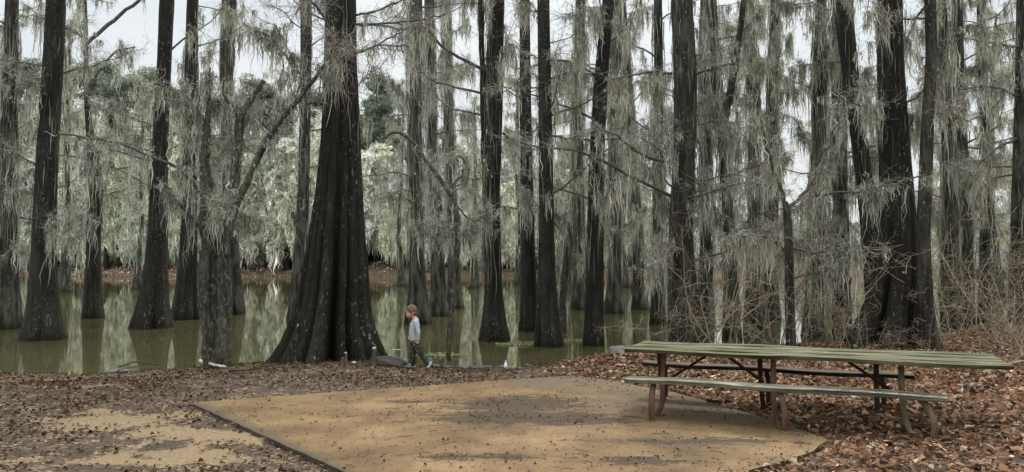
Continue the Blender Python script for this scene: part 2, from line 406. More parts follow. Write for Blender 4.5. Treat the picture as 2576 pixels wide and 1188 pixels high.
# right, big orange-brown oak leaves
x,y = scatter(150000,-.5,24,5.0,25); s=shore(x,y)-y
edge_in = inpoly(x,y,poly)
rightb = np.interp(y,[4,6,7.2,9.3,11.3,14,20],[1.6,1.7,3.2,2.0,.9,1.5,2.5])
keep = infrust(x,y)&(s>-.15)&(~edge_in)&(rng.uniform(0,1,len(x))<np.clip((x-rightb+.7)/1.2,0,1)*np.clip(1.15-(y-8)*.045,.35,1))
x,y=x[keep],y[keep]; g=Geo()
dark=np.clip(.75+.5*vnoise(x,y,.9,3),.4,1)
leaves(g,x,y,zat(x,y)+rng.uniform(.005,.05,len(x)),rng.uniform(.035,.095,len(x)),rng,[(.26,.145,.085),(.36,.235,.15),(.14,.078,.046),(.52,.42,.31),(.28,.135,.065),(.06,.038,.027)],[4,3,3,1.5,1.6,3],tilt=.34,aspect=.52)
o=link('oak_leaf_litter',g.mesh('litter_oak'),M['leaf']); o['kind']='stuff'; o['label']='thick layer of curled orange-brown leaves around the picnic table'
# debris on the slab
n=22000; uu=rng.uniform(0,1,n); ti=rng.uniform(0,1,n)
i=(ti*(nr-1)).astype(int); j=(uu*(nc-1)).astype(int)
x=PX[i,j]+rng.normal(0,.03,n); y=PY[i,j]+rng.normal(0,.03,n); dd=dirt[i,j]
dens=.10+.9*dd*(vnoise(x,y*2.2,5,3)>0)+.35*np.clip(1-np.minimum(1-uu,.2)*9,0,1)
keep=(rng.uniform(0,1,n)<dens)&inpoly(x,y,poly); x,y=x[keep],y[keep]; g=Geo()
leaves(g,x,y,np.full(len(x),SLAB_Z+.009),rng.uniform(.008,.034,len(x)),rng,[(.06,.04,.03),(.09,.065,.045),(.17,.11,.075),(.3,.24,.18)],[5,4,2,.6],tilt=.06,aspect=.33)
k=70; i=rng.integers(0,nr,k); j=rng.integers(0,nc,k); P0=np.stack([PX[i,j],PY[i,j],np.full(k,SLAB_Z+.008)],1)
a=rng.normal(0.1,.5,k); D0=np.stack([np.cos(a),np.sin(a),np.zeros(k)],1)
pw=walk(P0,D0,rng.uniform(.04,.2,k),3,.25,0,rng); pw[:,:,2]=SLAB_Z+.008
tubes(g,pw,.0025,3,col=np.tile([.05,.035,.025],(k,1)))
o=link('slab_debris',g.mesh('debris'),M['leaf']); o['kind']='stuff'; o['label']='dark bits of leaf and twig on the tan slab'

# ---------------------------------------------------------------- trees
MOSS = np.array([.40,.40,.32]); TW=np.array([.16,.145,.125])
def path_from(pts, D, top_extra=True):
    P=[];Rr=[]
    for (y,c,w) in pts:
        p=at(c,y,D); P.append(p); Rr.append(max(w*.5/F*D,.02))
    P=np.array(P); Rr=np.array(Rr); o=np.argsort(P[:,2]); return P[o],Rr[o]
def extend(P,Rr,h=4.0,down=.35,taper=.45):
    d=(P[-1]-P[-2])/np.linalg.norm(P[-1]-P[-2]); d=d*.5+np.array([0,0,.5]); d/=np.linalg.norm(d)
    P=np.vstack([P,P[-1]+d*h]); Rr=np.r_[Rr,Rr[-1]*taper]
    b=P[0].copy(); b[2]-=down; P=np.vstack([b,P]); Rr=np.r_[Rr[0]*1.06,Rr]
    return P,Rr
def smooth_path(P,Rr,rows):
    z=P[:,2]; zz=z[0]+(z[-1]-z[0])*np.linspace(0,1,rows)**1.25
    def sm(v):
        f=np.interp(zz,z,v); 
        for _ in range(2): f[1:-1]=(f[:-2]+2*f[1:-1]+f[2:])/4
        return f
    return np.stack([sm(P[:,0]),sm(P[:,1]),zz],1), sm(Rr)
def trunk_geo(P,Rr,flute=.15,fh=1.2,nf=9,sides=36,rows=60,seed=0,knob=.03):
    r=np.random.default_rng(seed); C0,R1=smooth_path(P,Rr,rows)
    th=np.arange(sides)*2*np.pi/sides
    ph=(np.arange(nf)+r.uniform(-.36,.36,nf))*2*np.pi/nf
    amp=r.uniform(.6,1.2,nf); wd_=1.1 if flute>.33 else 1.32
    dth=(th[:,None]-ph[None,:]+np.pi)%(2*np.pi)-np.pi
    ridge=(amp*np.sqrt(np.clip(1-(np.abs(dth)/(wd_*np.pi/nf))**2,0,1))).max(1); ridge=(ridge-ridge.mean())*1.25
    z0=P[1,2]; zz=C0[:,2]-z0
    tw = r.uniform(-.1,.1)
    V=np.zeros((rows,sides,3)); sh=np.ones((rows,sides))
    for i in range(rows):
        a=flute*np.exp(-max(zz[i],0)/fh)+.012
        rr=R1[i]*(1+a*1.6*(np.roll(ridge,int(tw*i))-(.12 if flute>.4 else 0))+knob*np.sin(3*th+zz[i]*1.1+seed)*.6+knob*r.normal(0,.35,sides))
        V[i,:,0]=C0[i,0]+rr*np.cos(th); V[i,:,1]=C0[i,1]+rr*np.sin(th); V[i,:,2]=C0[i,2]
        sh[i]=np.clip(1+a*4.2*np.roll(ridge,int(tw*i)),.12,1.45)  # painted shading: flute valleys darkened, ridges brightened in vertex colour
    idx=np.arange(rows*sides).reshape(rows,sides)
    Q=np.stack([idx[:-1],np.roll(idx[:-1],-1,1),np.roll(idx[1:],-1,1),idx[1:]],-1).reshape(-1,4)
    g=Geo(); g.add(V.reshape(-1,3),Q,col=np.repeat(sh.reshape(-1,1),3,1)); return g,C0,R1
def crown_geo(starts, dirs, Ls, rng, nsub=7, ntw=8, moss_n=300, per=15, mL=(.2,1.35), mW=(.010,.028), limb=None, k1=7, wander=.16, grav=.02, rad=.014, twL=(.15,.6), tint=MOSS, tw=TW, twr=.0035, subL=.38, spread=.045, kw={}):
    gb=Geo(); gm=Geo(); lv=[]
    if len(starts):
        P1=walk(starts,dirs,Ls,k1,wander,grav,rng); lv.append(P1)
        R=(Ls*rad)[:,None]*np.linspace(1,.25,k1+1)[None,:]
        tubes(gb,P1,np.maximum(R,twr),5,col=np.tile(tw*.6,(len(P1),1)))
    if limb:
        for (P,Rr) in limb:
            t=np.linspace(0,1,len(P)); tt=np.linspace(0,1,k1+1)
            Pq=np.stack([np.interp(tt,t,P[:,i]) for i in range(3)],1)[None]; Rq=np.interp(tt,t,Rr)
            n=14; t2=np.linspace(0,1,n); Pf=np.stack([np.interp(t2,t,P[:,i]) for i in range(3)],1)
            Pf[1:-1]=(Pf[:-2]+2*Pf[1:-1]+Pf[2:])/4+rng.normal(0,.012,(n-2,3)); Rf=np.interp(t2,t,Rr)
            tubes(gb,Pf[None],Rf[None],7,col=np.tile(tw*.55,(1,1))); lv.append(Pq)
    A=np.concatenate(lv); n1=len(A)
    m=n1*nsub; S,T,_=sample_on(A,m,rng,.15,1); T/=np.linalg.norm(T,axis=1,keepdims=True)+1e-9
    D=T*.8+rng.normal(0,.7,(m,3)); D[:,2]*=.6
    base=np.mean(Ls) if len(starts) else 1.5
    P2=walk(S,D,rng.uniform(.5,1.1,m)*base*subL,5,.22,-.01,rng); tubes(gb,P2,np.linspace(2.6,.8,6)[None,:]*twr*np.ones((m,1)),3,col=np.clip(tw*rng.normal(1.3,.25,(m,1)),0,1))
    m3=m*ntw; S,T,_=sample_on(P2,m3,rng,.1,1); T/=np.linalg.norm(T,axis=1,keepdims=True)+1e-9
    D=T*.6+rng.normal(0,.8,(m3,3)); P3=walk(S,D,rng.uniform(*twL,m3),3,.3,-.03,rng)
    tubes(gb,P3,np.linspace(1,.5,4)[None,:]*twr*np.ones((m3,1)),3,col=np.clip(tw*rng.normal(1.55,.6,(m3,1)),.05,1))
    if moss_n:
        a=sample_on(A,int(moss_n*.35),rng,.15,1)[0]; b_=sample_on(P2,int(moss_n*.5),rng,.0,1)[0]; c=sample_on(P3,int(moss_n*.15),rng)[0]
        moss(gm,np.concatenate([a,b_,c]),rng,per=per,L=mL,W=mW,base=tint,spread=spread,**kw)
        q=min((mW[0]+mW[1])/.034,4.0); tangle(gm,np.concatenate([sample_on(A,int(moss_n*.6),rng)[0],sample_on(P2,int(moss_n*1.2),rng)[0]]),rng,L=(.06*q,.26*q),W=(.004*q,.011*q),base=tint*1.02,spread=.05*q)
        # short tufts along the twigs
        t=sample_on(P3,int(moss_n*1.2),rng)[0]; moss(gm,t,rng,per=3,spread=.03,L=(mL[0]*.4,mL[0]*1.3),W=mW,base=tint*1.05)
    return gb,gm
def trunk_moss(gm,C0,R1,z0,z1,n,rng,L=(.3,1.2),W=(.010,.032),tint=MOSS,off=.015,side=None,dark=.5):
    z=rng.uniform(z0,z1,n); cx=np.interp(z,C0[:,2],C0[:,0]); cy=np.interp(z,C0[:,2],C0[:,1]); r=np.interp(z,C0[:,2],R1)
    a=rng.uniform(0,2*np.pi,n) if side is None else rng.normal(side,1.0,n)
    rr=r*1.02+off+np.abs(rng.normal(0,.03,n))
    P=np.stack([cx+rr*np.cos(a),cy+rr*np.sin(a),z],1)
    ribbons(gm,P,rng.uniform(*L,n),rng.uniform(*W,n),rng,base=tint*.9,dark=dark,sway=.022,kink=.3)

def MF(px): return float(np.interp(px,[0,300,700,1000,1400,1700,2600],[.28,.22,.17,.21,.20,.25,.25]))
def make_tree(label, pts, D, mat_='bark', group=None, seed=1, flute=.16, fh=1.1, nf=9, nb=16, zb=(2.5,9), Lb=(.8,2.4), moss_n=260, tm=0, tmz=(2.5,9), tmL=(.3,1.1), limbs=(), name='cypress_tree', cat='tree', base_z=None, ext=4.0, sides=36, side=None, tint=MOSS, ck={}, bdir=None, rows=60, forks=(), tw=TW, knob=.03):
    P,Rr=path_from(pts,D); px0=pts[0][1]; mf=MF(px0); moss_n=int(moss_n*mf); tm=int(tm*min(1,mf*(1.25 if px0<1650 else .55))); nb=max(3,int(nb*(.35+mf*.75)))
    if base_z is not None: pass
    P,Rr=extend(P,Rr,ext)
    rg=np.random.default_rng(seed*13+5)
    if seed in (1,6,8,10,11,12,18,19,26,27,28,30,31,32,33) or seed>=40: mat_='bark_furry'
    g,C0,R1=trunk_geo(P,Rr,flute,fh,nf,sides,rows,seed,knob)
    for f_pts in forks:
        Pf=np.array([at(c,y,D+(f_pts.get('dd',0))) for (y,c,w) in f_pts['p']]); Rf=np.array([w*.5/F*D for (_,_,w) in f_pts['p']])
        n=16; t=np.linspace(0,1,len(Pf)); t2=np.linspace(0,1,n)
        q=np.stack([np.interp(t2,t,Pf[:,i]) for i in range(3)],1); q[1:-1]=(q[:-2]+2*q[1:-1]+q[2:])/4; q[1:-1]+=rg.normal(0,.012,(n-2,3))
        tubes(g,q[None],np.interp(t2,t,Rf)[None]*rg.uniform(.9,1.1,(1,n)),12,col=np.array([1.,1,1]))
    base=P[1].copy(); root=thing(name,label,cat,tuple(base),group); 
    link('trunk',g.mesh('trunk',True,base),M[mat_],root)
    n=nb; z=rg.uniform(zb[0],zb[1],n); cx=np.interp(z,C0[:,2],C0[:,0]); cy=np.interp(z,C0[:,2],C0[:,1]); r=np.interp(z,C0[:,2],R1)
    a=rg.uniform(0,2*np.pi,n)
    if bdir is not None: a=rg.normal(bdir[0],bdir[1],n)
    st=np.stack([cx+np.cos(a)*r*.7,cy+np.sin(a)*r*.7,z],1); dr=np.stack([np.cos(a),np.sin(a),rg.uniform(-.05,.55,n)],1)
    Ls=rg.uniform(*Lb,n)
    lm=[]
    for f_pts in (forks[2:5] if seed==7 else forks[:3]):
        lm.append((np.array([at(c,y,D+f_pts.get('dd',0)) for (y,c,w) in f_pts['p']]),np.array([w*.3/F*D for (_,_,w) in f_pts['p']])))
    for L in limbs:
        dd=L.get('dd',0)
        lm.append((np.array([at(c,y,D+dd*i/(len(L['p'])-1)) for i,(c,y,w) in enumerate(L['p'])]),np.array([w*.5/F*D for (_,_,w) in L['p']])))
    gb,gm=crown_geo(st,dr,Ls,rg,moss_n=moss_n,limb=lm,tint=tint,tw=tw,**ck)
    if tm: trunk_moss(gm,C0,R1,tmz[0],tmz[1],tm,rg,L=tmL,side=side,tint=tint*(.85 if mat_=='bark_furry' else .5))
    link('branches',gb.mesh('branches',False,base),M['twig'],root)
    if gm.n: link('hanging_moss',gm.mesh('hanging_moss',False,base),M['moss'],root)
    return root
def dep(y): return (HC-WZ)*F/(y-668)

GLK='cypress trees standing in the lake'
T=make_tree
T('leftmost cypress, its trunk cut by the left edge of the view and furred with moss',[(826,8,86),(760,12,68),(600,17,46),(300,24,38),(0,30,30)],dep(826),seed=1,nb=30,zb=(2.2,9.5),Lb=(.8,2.4),moss_n=500,tm=1500,tmz=(2.6,9),group=GLK,ck=dict(ntw=9))
T('dark straight cypress with a swollen base in the lake, second from the left',[(853,108,104),(820,108,86),(760,109,70),(700,110,62),(600,110,54),(450,116,50),(300,124,50),(150,135,47),(0,141,45)],dep(853),seed=2,nb=26,zb=(2.3,8.5),Lb=(.7,2.0),moss_n=420,tm=260,tmz=(3,7.5),group=GLK,ck=dict(ntw=9))
T('slender cypress that thins to a dark pole with a limb rising right',[(800,235,52),(740,234,42),(600,235,33),(480,240,34),(400,236,26),(330,225,17),(250,218,13),(100,216,11),(0,213,10)],dep(800),seed=3,nb=22,zb=(3.0,10),Lb=(.8,2.6),moss_n=420,tm=500,tmz=(3.2,6.2),flute=.1,group=GLK,limbs=[dict(p=[(219,110,9),(260,72,10),(310,30,9),(360,-5,8),(420,-50,5)],dd=.8),dict(p=[(222,215,6),(290,128,5),(340,118,3)],dd=-.5),dict(p=[(222,110,5),(180,70,4),(120,50,3)],dd=-.5),dict(p=[(236,395,7),(265,440,8),(300,425,6),(330,420,4)],dd=-.6)])
T('cypress with broad fluted foot and lichen-flecked bark, fourth from the left',[(824,383,100),(790,384,82),(740,388,66),(680,392,56),(600,396,48),(450,400,41),(300,406,35),(150,413,34),(0,420,36)],dep(824),seed=4,nb=20,zb=(3,9),moss_n=420,tm=260,tmz=(3,6),group=GLK,mat_='bark_big')
T('cypress trunk just behind the mossy forked tree, on its left',[(803,467,72),(760,468,58),(700,470,48),(600,475,40),(300,478,33),(0,485,28)],dep(803),seed=5,nb=22,zb=(3,11),moss_n=450,tm=900,tmz=(3.5,10),group=GLK)
T('cypress with hollow-looking splayed base behind the mossy forked tree, on its right',[(790,584,72),(740,586,52),(680,585,40),(600,583,34),(300,570,28),(150,570,34),(0,577,36)],dep(790),seed=6,flute=.3,nb=24,zb=(3,12),moss_n=500,tm=1500,tmz=(3.5,12),group=GLK)
T('narrow cypress with a broken side stub left of the giant tree',[(803,757,66),(740,755,46),(600,759,32),(450,764,28),(300,768,27),(150,770,28),(0,770,28)],dep(803),seed=8,nb=16,zb=(4,11),moss_n=260,tm=700,tmz=(1.5,10),group=GLK,limbs=[dict(p=[(757,600,10),(745,560,12),(735,534,10)],dd=-.3)])
T('tall cypress behind the walking child, moss hiding its upper trunk',[(815,1052,68),(770,1052,54),(700,1050,42),(600,1048,35),(450,1046,33),(300,1045,34),(0,1045,35)],dep(815),seed=10,nb=26,zb=(2.8,10),moss_n=650,tm=2600,tmz=(2.8,10),tmL=(.4,1.6),group=GLK,limbs=[dict(p=[(1045,70,7),(1000,75,7),(960,62,5),(900,60,4)],dd=.5)])
T('cypress with a dark base half hidden behind the thin crooked tree',[(795,1103,56),(740,1102,42),(600,1100,30),(300,1084,24),(0,1080,26)],dep(795),seed=11,nb=24,zb=(3,12),moss_n=650,tm=2600,tmz=(2.8,11),tmL=(.4,1.8),group=GLK)
T('faint grey cypress between the thin crooked tree and the next dark trunk',[(775,1145,44),(700,1142,32),(500,1136,26),(300,1128,24),(0,1122,26)],dep(775),seed=12,nb=24,zb=(3,14),moss_n=600,tm=2600,tmz=(3,13),tmL=(.5,1.8),group=GLK)
T('thick cypress veiled in moss with a second stem clinging to its left side',[(855,1243,80),(815,1242,62),(760,1242,50),(700,1241,43),(500,1238,39),(300,1245,38),(150,1246,40),(0,1252,36)],dep(855),seed=14,nb=20,zb=(2.6,8.5),moss_n=480,tm=1300,tmz=(2.0,8),tmL=(.4,1.6),side=math.pi,group=GLK,forks=[dict(p=[(520,1226,14),(400,1217,15),(200,1213,15),(0,1210,15),(-150,1208,12)])],
  limbs=[dict(p=[(1238,185,9),(1170,152,8),(1110,118,7),(1085,80,5),(1050,60,4)],dd=-.8),dict(p=[(1230,240,7),(1160,222,6),(1090,205,5),(1020,150,4)],dd=.8),dict(p=[(1265,335,8),(1300,365,6),(1330,375,4)],dd=-.5)])
T('straight black cypress, left of a close pair standing in open water',[(832,1332,54),(790,1331,46),(700,1330,39),(600,1328,34),(300,1322,30),(0,1320,26)],dep(832),seed=15,nb=16,zb=(3,9.5),moss_n=300,tm=120,tmz=(3,6),group=GLK)
T('straight black cypress, nearer one of a close pair, with brown waterline stain',[(870,1382,72),(830,1380,62),(760,1377,52),(700,1376,44),(600,1375,39),(300,1372,33),(0,1367,31)],dep(870),seed=16,nb=16,zb=(2.8,8.5),moss_n=300,tm=220,tmz=(2.2,6),group=GLK,limbs=[dict(p=[(1380,340,6),(1440,350,5),(1500,355,5),(1560,348,4)],dd=-.6),dict(p=[(1380,200,5),(1440,180,5),(1500,190,4)],dd=.5)])
T('dark cypress leaning gently right, first one left of the picnic table',[(868,1494,56),(820,1495,50),(700,1497,45),(600,1498,42),(400,1501,38),(200,1512,36),(0,1530,30)],dep(868),seed=17,nb=18,zb=(2.6,8),moss_n=420,tm=260,tmz=(2,5),group=GLK,limbs=[dict(p=[(1500,190,6),(1450,160,6),(1390,150,5),(1340,165,4)],dd=.5)],flute=.08)
T('cypress with dark base behind a moss curtain, right of the leaning dark trunk',[(788,1545,56),(740,1546,40),(600,1548,30),(300,1546,26),(0,1550,28)],dep(788),seed=18,nb=26,zb=(2.6,12),moss_n=900,tm=3500,tmz=(2.2,12),tmL=(.5,2.0),group=GLK)
T('farther cypress with cone-shaped black base seen over the table left end',[(778,1610,46),(740,1609,36),(600,1604,26),(350,1590,22),(0,1562,24)],dep(778),seed=19,nb=26,zb=(2.8,13),moss_n=900,tm=3200,tmz=(2.6,12),tmL=(.5,2.0),group=GLK)
# thin crooked trees
T('thin crooked tree bending left over the water beside the child',[(868,1128,13),(800,1134,15),(740,1138,16),(690,1136,17),(640,1150,15),(560,1154,14)],14.9,seed=13,nb=3,zb=(1.6,2.4),Lb=(.4,.9),moss_n=420,flute=.02,ext=.1,mat_='bark_mossy',name='crooked_tree',sides=12,limbs=[dict(p=[(1154,565,14),(1150,520,13),(1128,475,12),(1095,430,11),(1060,385,9),(1020,335,8),(985,330,8),(968,348,6)],dd=-.6),dict(p=[(1128,475,8),(1150,455,7),(1175,425,6),(1165,395,5),(1135,390,4)],dd=.5),dict(p=[(1150,520,5),(1190,560,4),(1225,545,6),(1215,480,5)],dd=.4)],ck=dict(mL=(.2,.9)))
T('crooked mossy sapling between the two dark trunks with a stub limb',[(835,1412,26),(760,1416,20),(680,1424,20),(600,1432,19),(555,1425,16)],dep(835),seed=21,nb=5,zb=(1.0,3.2),moss_n=420,tm=500,tmz=(.9,3),flute=.02,ext=.2,mat_='bark_mossy',name='crooked_tree',sides=12,limbs=[dict(p=[(1425,570,13),(1405,545,12),(1390,532,12)],dd=-.2)])
# the giant
T('giant old cypress on the shore with a wide deeply fluted flaring base',[(918,834,272),(895,836,244),(850,838,205),(800,840,180),(750,843,162),(700,846,154),(600,849,134),(500,853,115),(400,856,101),(300,858,91),(150,857,80),(0,858,76)],14.2,seed=9,flute=.42,fh=2.4,nf=16,sides=144,rows=120,knob=.02,mat_='bark_big',nb=16,zb=(4.0,8.5),Lb=(.8,2.6),moss_n=160,tm=60,tmz=(4.3,7),name='giant_cypress_tree',ck=dict(ntw=22,twL=(.15,.6)),bdir=(-math.pi/2,1.5),
  limbs=[dict(p=[(830,262,8),(790,258,7),(758,256,6),(745,245,4)],dd=-.7),dict(p=[(820,50,8),(800,20,7),(770,-10,5)],dd=-.6),dict(p=[(880,60,7),(940,62,6),(1000,55,5),(1070,48,4),(1120,35,3)],dd=-1.2),dict(p=[(850,165,5),(905,130,5),(960,115,4),(1030,118,3)],dd=-1.4),dict(p=[(890,40,6),(960,25,5),(1020,-5,4)],dd=-1)])
# forked mossy tree at the bank
T('mossy forked tree at the waters edge with a broken black top',[(925,545,78),(900,546,50),(840,547,40),(740,546,38),(660,540,38),(600,534,36)],13.4,seed=7,flute=.14,nf=4,knob=.07,mat_='bark_mossy',ext=.05,nb=4,zb=(2.4,3.0),Lb=(.6,1.2),moss_n=1500,name='forked_tree',sides=30,
  forks=[dict(p=[(640,558,36),(720,566,36),(800,563,34),(880,561,38),(930,566,44)],dd=-.12),dict(p=[(930,527,38),(850,528,34),(770,519,35),(690,514,35),(630,518,33)],dd=-.12),dict(p=[(640,525,36),(560,520,32),(450,517,28),(400,516,25),(330,518,20),(270,528,13),(215,520,7),(170,530,4)]),dict(p=[(640,560,38),(560,572,30),(450,590,24),(380,598,22),(300,603,19),(250,630,16),(203,664,11)]),dict(p=[(610,560,26),(545,578,24),(480,612,19),(400,645,16),(330,682,15),(270,735,13),(220,775,11),(170,812,9),(140,840,6)],dd=-.3),dict(p=[(300,598,10),(230,560,5),(180,570,3)],dd=.1)],
  limbs=[dict(p=[(548,545,12),(500,480,10),(450,420,8),(380,388,7),(300,362,6),(230,345,5),(150,338,4)],dd=-1.0),dict(p=[(530,600,10),(480,545,8),(440,500,6),(415,465,5)],dd=-.6),dict(p=[(530,330,8),(480,255,9),(435,225,9),(388,210,7)],dd=-.3),dict(p=[(680,330,6),(640,290,5),(580,260,4),(520,240,3)],dd=.4),dict(p=[(735,270,6),(760,200,5),(730,130,4),(690,60,3)],dd=.3),dict(p=[(730,160,5),(690,100,5),(650,75,4),(610,60,3)],dd=.4),dict(p=[(650,395,5),(620,370,4),(560,350,4),(480,340,3)],dd=.6)],ck=dict(subL=.5,mL=(.2,1.0)))
# right side
T('vine-covered reddish brown trunk rising behind the left half of the picnic table',[(868,1725,96),(820,1722,84),(700,1716,70),(600,1713,60),(400,1720,56),(200,1725,58),(0,1715,54)],18.0,seed=22,mat_='bark_brown',nb=34,zb=(1.6,8.4),Lb=(.8,2.4),moss_n=900,tm=1600,tmz=(1.2,8.4),tmL=(.15,.7),ck=dict(ntw=10),name='vine_covered_tree',
  limbs=[dict(p=[(1690,495,9),(1640,470,8),(1590,445,8),(1530,410,7),(1470,385,6),(1400,372,5),(1320,365,4),(1270,345,3)],dd=-2.2),dict(p=[(1690,410,8),(1640,400,7),(1590,375,6),(1560,345,4),(1500,320,3)],dd=-1.6),dict(p=[(1690,185,7),(1640,178,6),(1590,190,5),(1540,200,4)],dd=-1.2),dict(p=[(1740,190,7),(1800,170,6),(1850,160,4)],dd=-1)])
T('massive dark cypress with sprawling buttress roots behind the right half of the table',[(882,2222,200),(850,2228,168),(800,2238,138),(750,2246,120),(700,2253,110),(600,2257,95),(500,2254,82),(400,2250,74),(300,2246,68),(150,2240,62),(0,2238,60)],15.5,seed=24,flute=.36,fh=1.6,nf=9,sides=120,rows=110,mat_='bark_big',nb=14,zb=(4.2,7.8),moss_n=420,tm=900,tmz=(4.3,8),tmL=(.2,.8),name='buttressed_cypress_tree',limbs=[dict(p=[(2215,265,8),(2190,268,8),(2165,272,6)],dd=-.2)])
T('slim rusty brown trunk curving up beside the massive buttressed cypress',[(880,2342,62),(840,2336,46),(760,2328,36),(600,2322,33),(400,2330,31),(300,2334,29),(150,2344,27),(60,2342,27),(0,2340,27)],14.6,seed=25,mat_='bark_brown',nb=8,zb=(3.5,7.5),moss_n=160,flute=.05,name='slim_brown_tree',limbs=[dict(p=[(2328,45,6),(2280,50,5),(2220,40,4),(2180,30,3)],dd=-.5),dict(p=[(2338,290,8),(2370,285,7),(2395,270,5)],dd=-.2)])
T('dark cypress leaning left next to the buttressed giant',[(868,2215,56),(760,2206,52),(600,2192,46),(480,2178,42),(350,2160,38),(200,2142,38),(100,2130,42),(0,2120,44)],18.5,seed=23,nb=14,zb=(3.5,8.5),moss_n=420,tm=900,tmz=(3.5,9),tmL=(.3,1.2),flute=.08)
T('moss-shrouded cypress at the centre of the thicket behind the table',[(860,1842,50),(700,1838,32),(500,1830,27),(300,1815,26),(200,1800,27),(0,1790,25)],19,seed=26,nb=26,zb=(1.8,9),moss_n=1000,tm=2600,tmz=(1.2,9),tmL=(.4,1.6),forks=[dict(p=[(330,1815,22),(250,1835,20),(150,1850,18),(0,1872,16)])])
T('grey cypress behind the forked thicket tree, furred along its whole length',[(850,2045,56),(700,2050,38),(500,2056,34),(250,2062,34),(100,2064,30),(0,2066,26)],20,seed=27,nb=24,zb=(2,9),moss_n=900,tm=3600,tmz=(1.4,9),tmL=(.4,1.5))
T('pale furry cypress left of the gap of bright sky',[(845,2118,50),(600,2116,40),(400,2112,34),(200,2108,30),(0,2104,28)],21,seed=28,nb=18,zb=(2,9),moss_n=600,tm=2600,tmz=(1.4,9.5),tmL=(.4,1.4))
T('dark small tree forking at mid height in the thicket behind the table',[(868,1990,26),(760,1986,23),(640,1985,22),(560,1982,20),(520,1978,18)],14.5,seed=29,mat_='bark_brown',nb=10,zb=(.8,3),Lb=(.5,1.4),moss_n=420,ext=.1,flute=.03,name='forked_small_tree',sides=14,limbs=[dict(p=[(1978,530,12),(1960,470,10),(1935,400,8),(1920,330,6),(1905,270,4)],dd=-.3),dict(p=[(1980,525,11),(2020,490,9),(2055,440,8),(2085,370,6),(2105,290,5)],dd=.3),dict(p=[(2020,500,6),(2090,485,6),(2160,482,5),(2230,470,4),(2330,440,3)],dd=-.8),dict(p=[(1985,640,7),(1940,600,6),(1890,590,5),(1830,598,3)],dd=-.7),dict(p=[(1985,620,6),(2050,640,6),(2120,620,5),(2200,625,4),(2260,620,3)],dd=-.8)],ck=dict(ntw=10))
T('moss-hung cypress just right of the slim rusty trunk',[(850,2392,50),(600,2390,38),(450,2394,36),(300,2380,30),(0,2366,26)],20,seed=30,nb=22,zb=(2,9),moss_n=800,tm=2200,tmz=(1.2,9),tmL=(.4,1.3))
T('grey cypress with a forked top near the right edge',[(840,2430,44),(600,2428,34),(400,2420,32),(250,2412,28),(0,2408,24)],23,seed=31,nb=24,zb=(3,10),moss_n=800,tm=1800,tmz=(2,10))
T('thin pale cypress pole second from the right edge',[(830,2478,34),(600,2478,24),(400,2480,22),(200,2472,18),(0,2466,17)],24,seed=32,nb=24,zb=(3,10),moss_n=700,tm=1200,tmz=(2,10))
T('cypress with long mossy limbs reaching in at the right edge',[(835,2560,46),(600,2562,36),(300,2568,30),(0,2572,26)],21,seed=33,nb=24,zb=(3,9),moss_n=800,tm=900,tmz=(2,9),limbs=[dict(p=[(2568,245,8),(2520,225,7),(2470,215,6),(2420,225,4)],dd=-.8),dict(p=[(2568,120,8),(2510,110,7),(2450,100,5)],dd=-.8),dict(p=[(2566,345,7),(2510,370,6),(2450,420,4)],dd=-.8)])
for i,(px,Dd,w,lab) in enumerate([(1893,22,30,'slim mossy cypress pole left of the small forked tree'),(1938,26,34,'moss-veiled cypress directly behind the small forked tree'),(1775,25,30,'mossy cypress pole right of the vine-covered trunk'),(1655,24,26,'mossy cypress pole left of the vine-covered trunk'),(1460,32,30,'pale cypress pole behind the leaning dark trunk')]):
    T(lab,[(668+1.85*F/Dd,px,w*1.7),(720,px,w*1.2),(500,px+R0.uniform(-6,6),w),(250,px+R0.uniform(-10,10),w*.9),(0,px+R0.uniform(-14,14),w*.8)],Dd,seed=40+i,nb=22,zb=(2.5,Dd*.42),moss_n=800,tm=2400,tmz=(1.6,Dd*.42),tmL=(.4,1.8),name='cypress_tree')

# ---- farther lake trees: variants, then copies
def tall_variant(seed, H=19, r=.30, nb=26, moss_n=230, tm=260, tint=MOSS*1.25):
    rg=np.random.default_rng(seed); P=np.array([[0,0,0],[0,0,1.2],[rg.normal(0,.15),rg.normal(0,.15),5],[rg.normal(0,.3),0,10],[rg.normal(0,.4),0,H]]); Rr=np.array([r*2.0,r*1.35,r*.8,r*.62,r*.25])
    P=np.vstack([[0,0,-.5],P]); Rr=np.r_[r*2.2,Rr]
    g,C0,R1=trunk_geo(P,Rr,.18,1.2,8,20,30,seed)
    root=thing('cypress_tree','x','tree')
    link('trunk',g.mesh('trunk',True),M['bark_furry'],root)
    z=rg.uniform(3,H,nb); a=rg.uniform(0,6.28,nb); st=np.stack([np.interp(z,C0[:,2],C0[:,0]),np.interp(z,C0[:,2],C0[:,1]),z],1)
    gb,gm=crown_geo(st,np.stack([np.cos(a),np.sin(a),rg.uniform(0,.4,nb)],1),rg.uniform(1.2,3.6,nb)*np.clip(1.25-z/H*.7,.4,1),rg,nsub=5,ntw=4,moss_n=moss_n,per=8,mL=(.4,1.9),mW=(.03,.09),twr=.009,spread=.13,tint=tint,tw=TW*1.1,twL=(.2,.7))
    trunk_moss(gm,C0,R1,2.5,H*.95,tm,rg,L=(.5,2.2),W=(.04,.11),tint=tint)
    link('branches',gb.mesh('branches'),M['twig'],root); link('hanging_moss',gm.mesh('hanging_moss'),M['moss'],root)
    return root
var=[tall_variant(100+i) for i in range(4)]
rg=np.random.default_rng(77)
spots=[]
for px,Dd in [(165,52),(350,60),(1010,68),(1195,62),(1305,72),(1440,60),(1570,64),(1905,52),(2085,58),(2375,48),(2505,46),(2570,50),(2640,46),(-60,48),(2200,62)]:
    x=(px-1288)/F*Dd; spots.append((x,Dd))
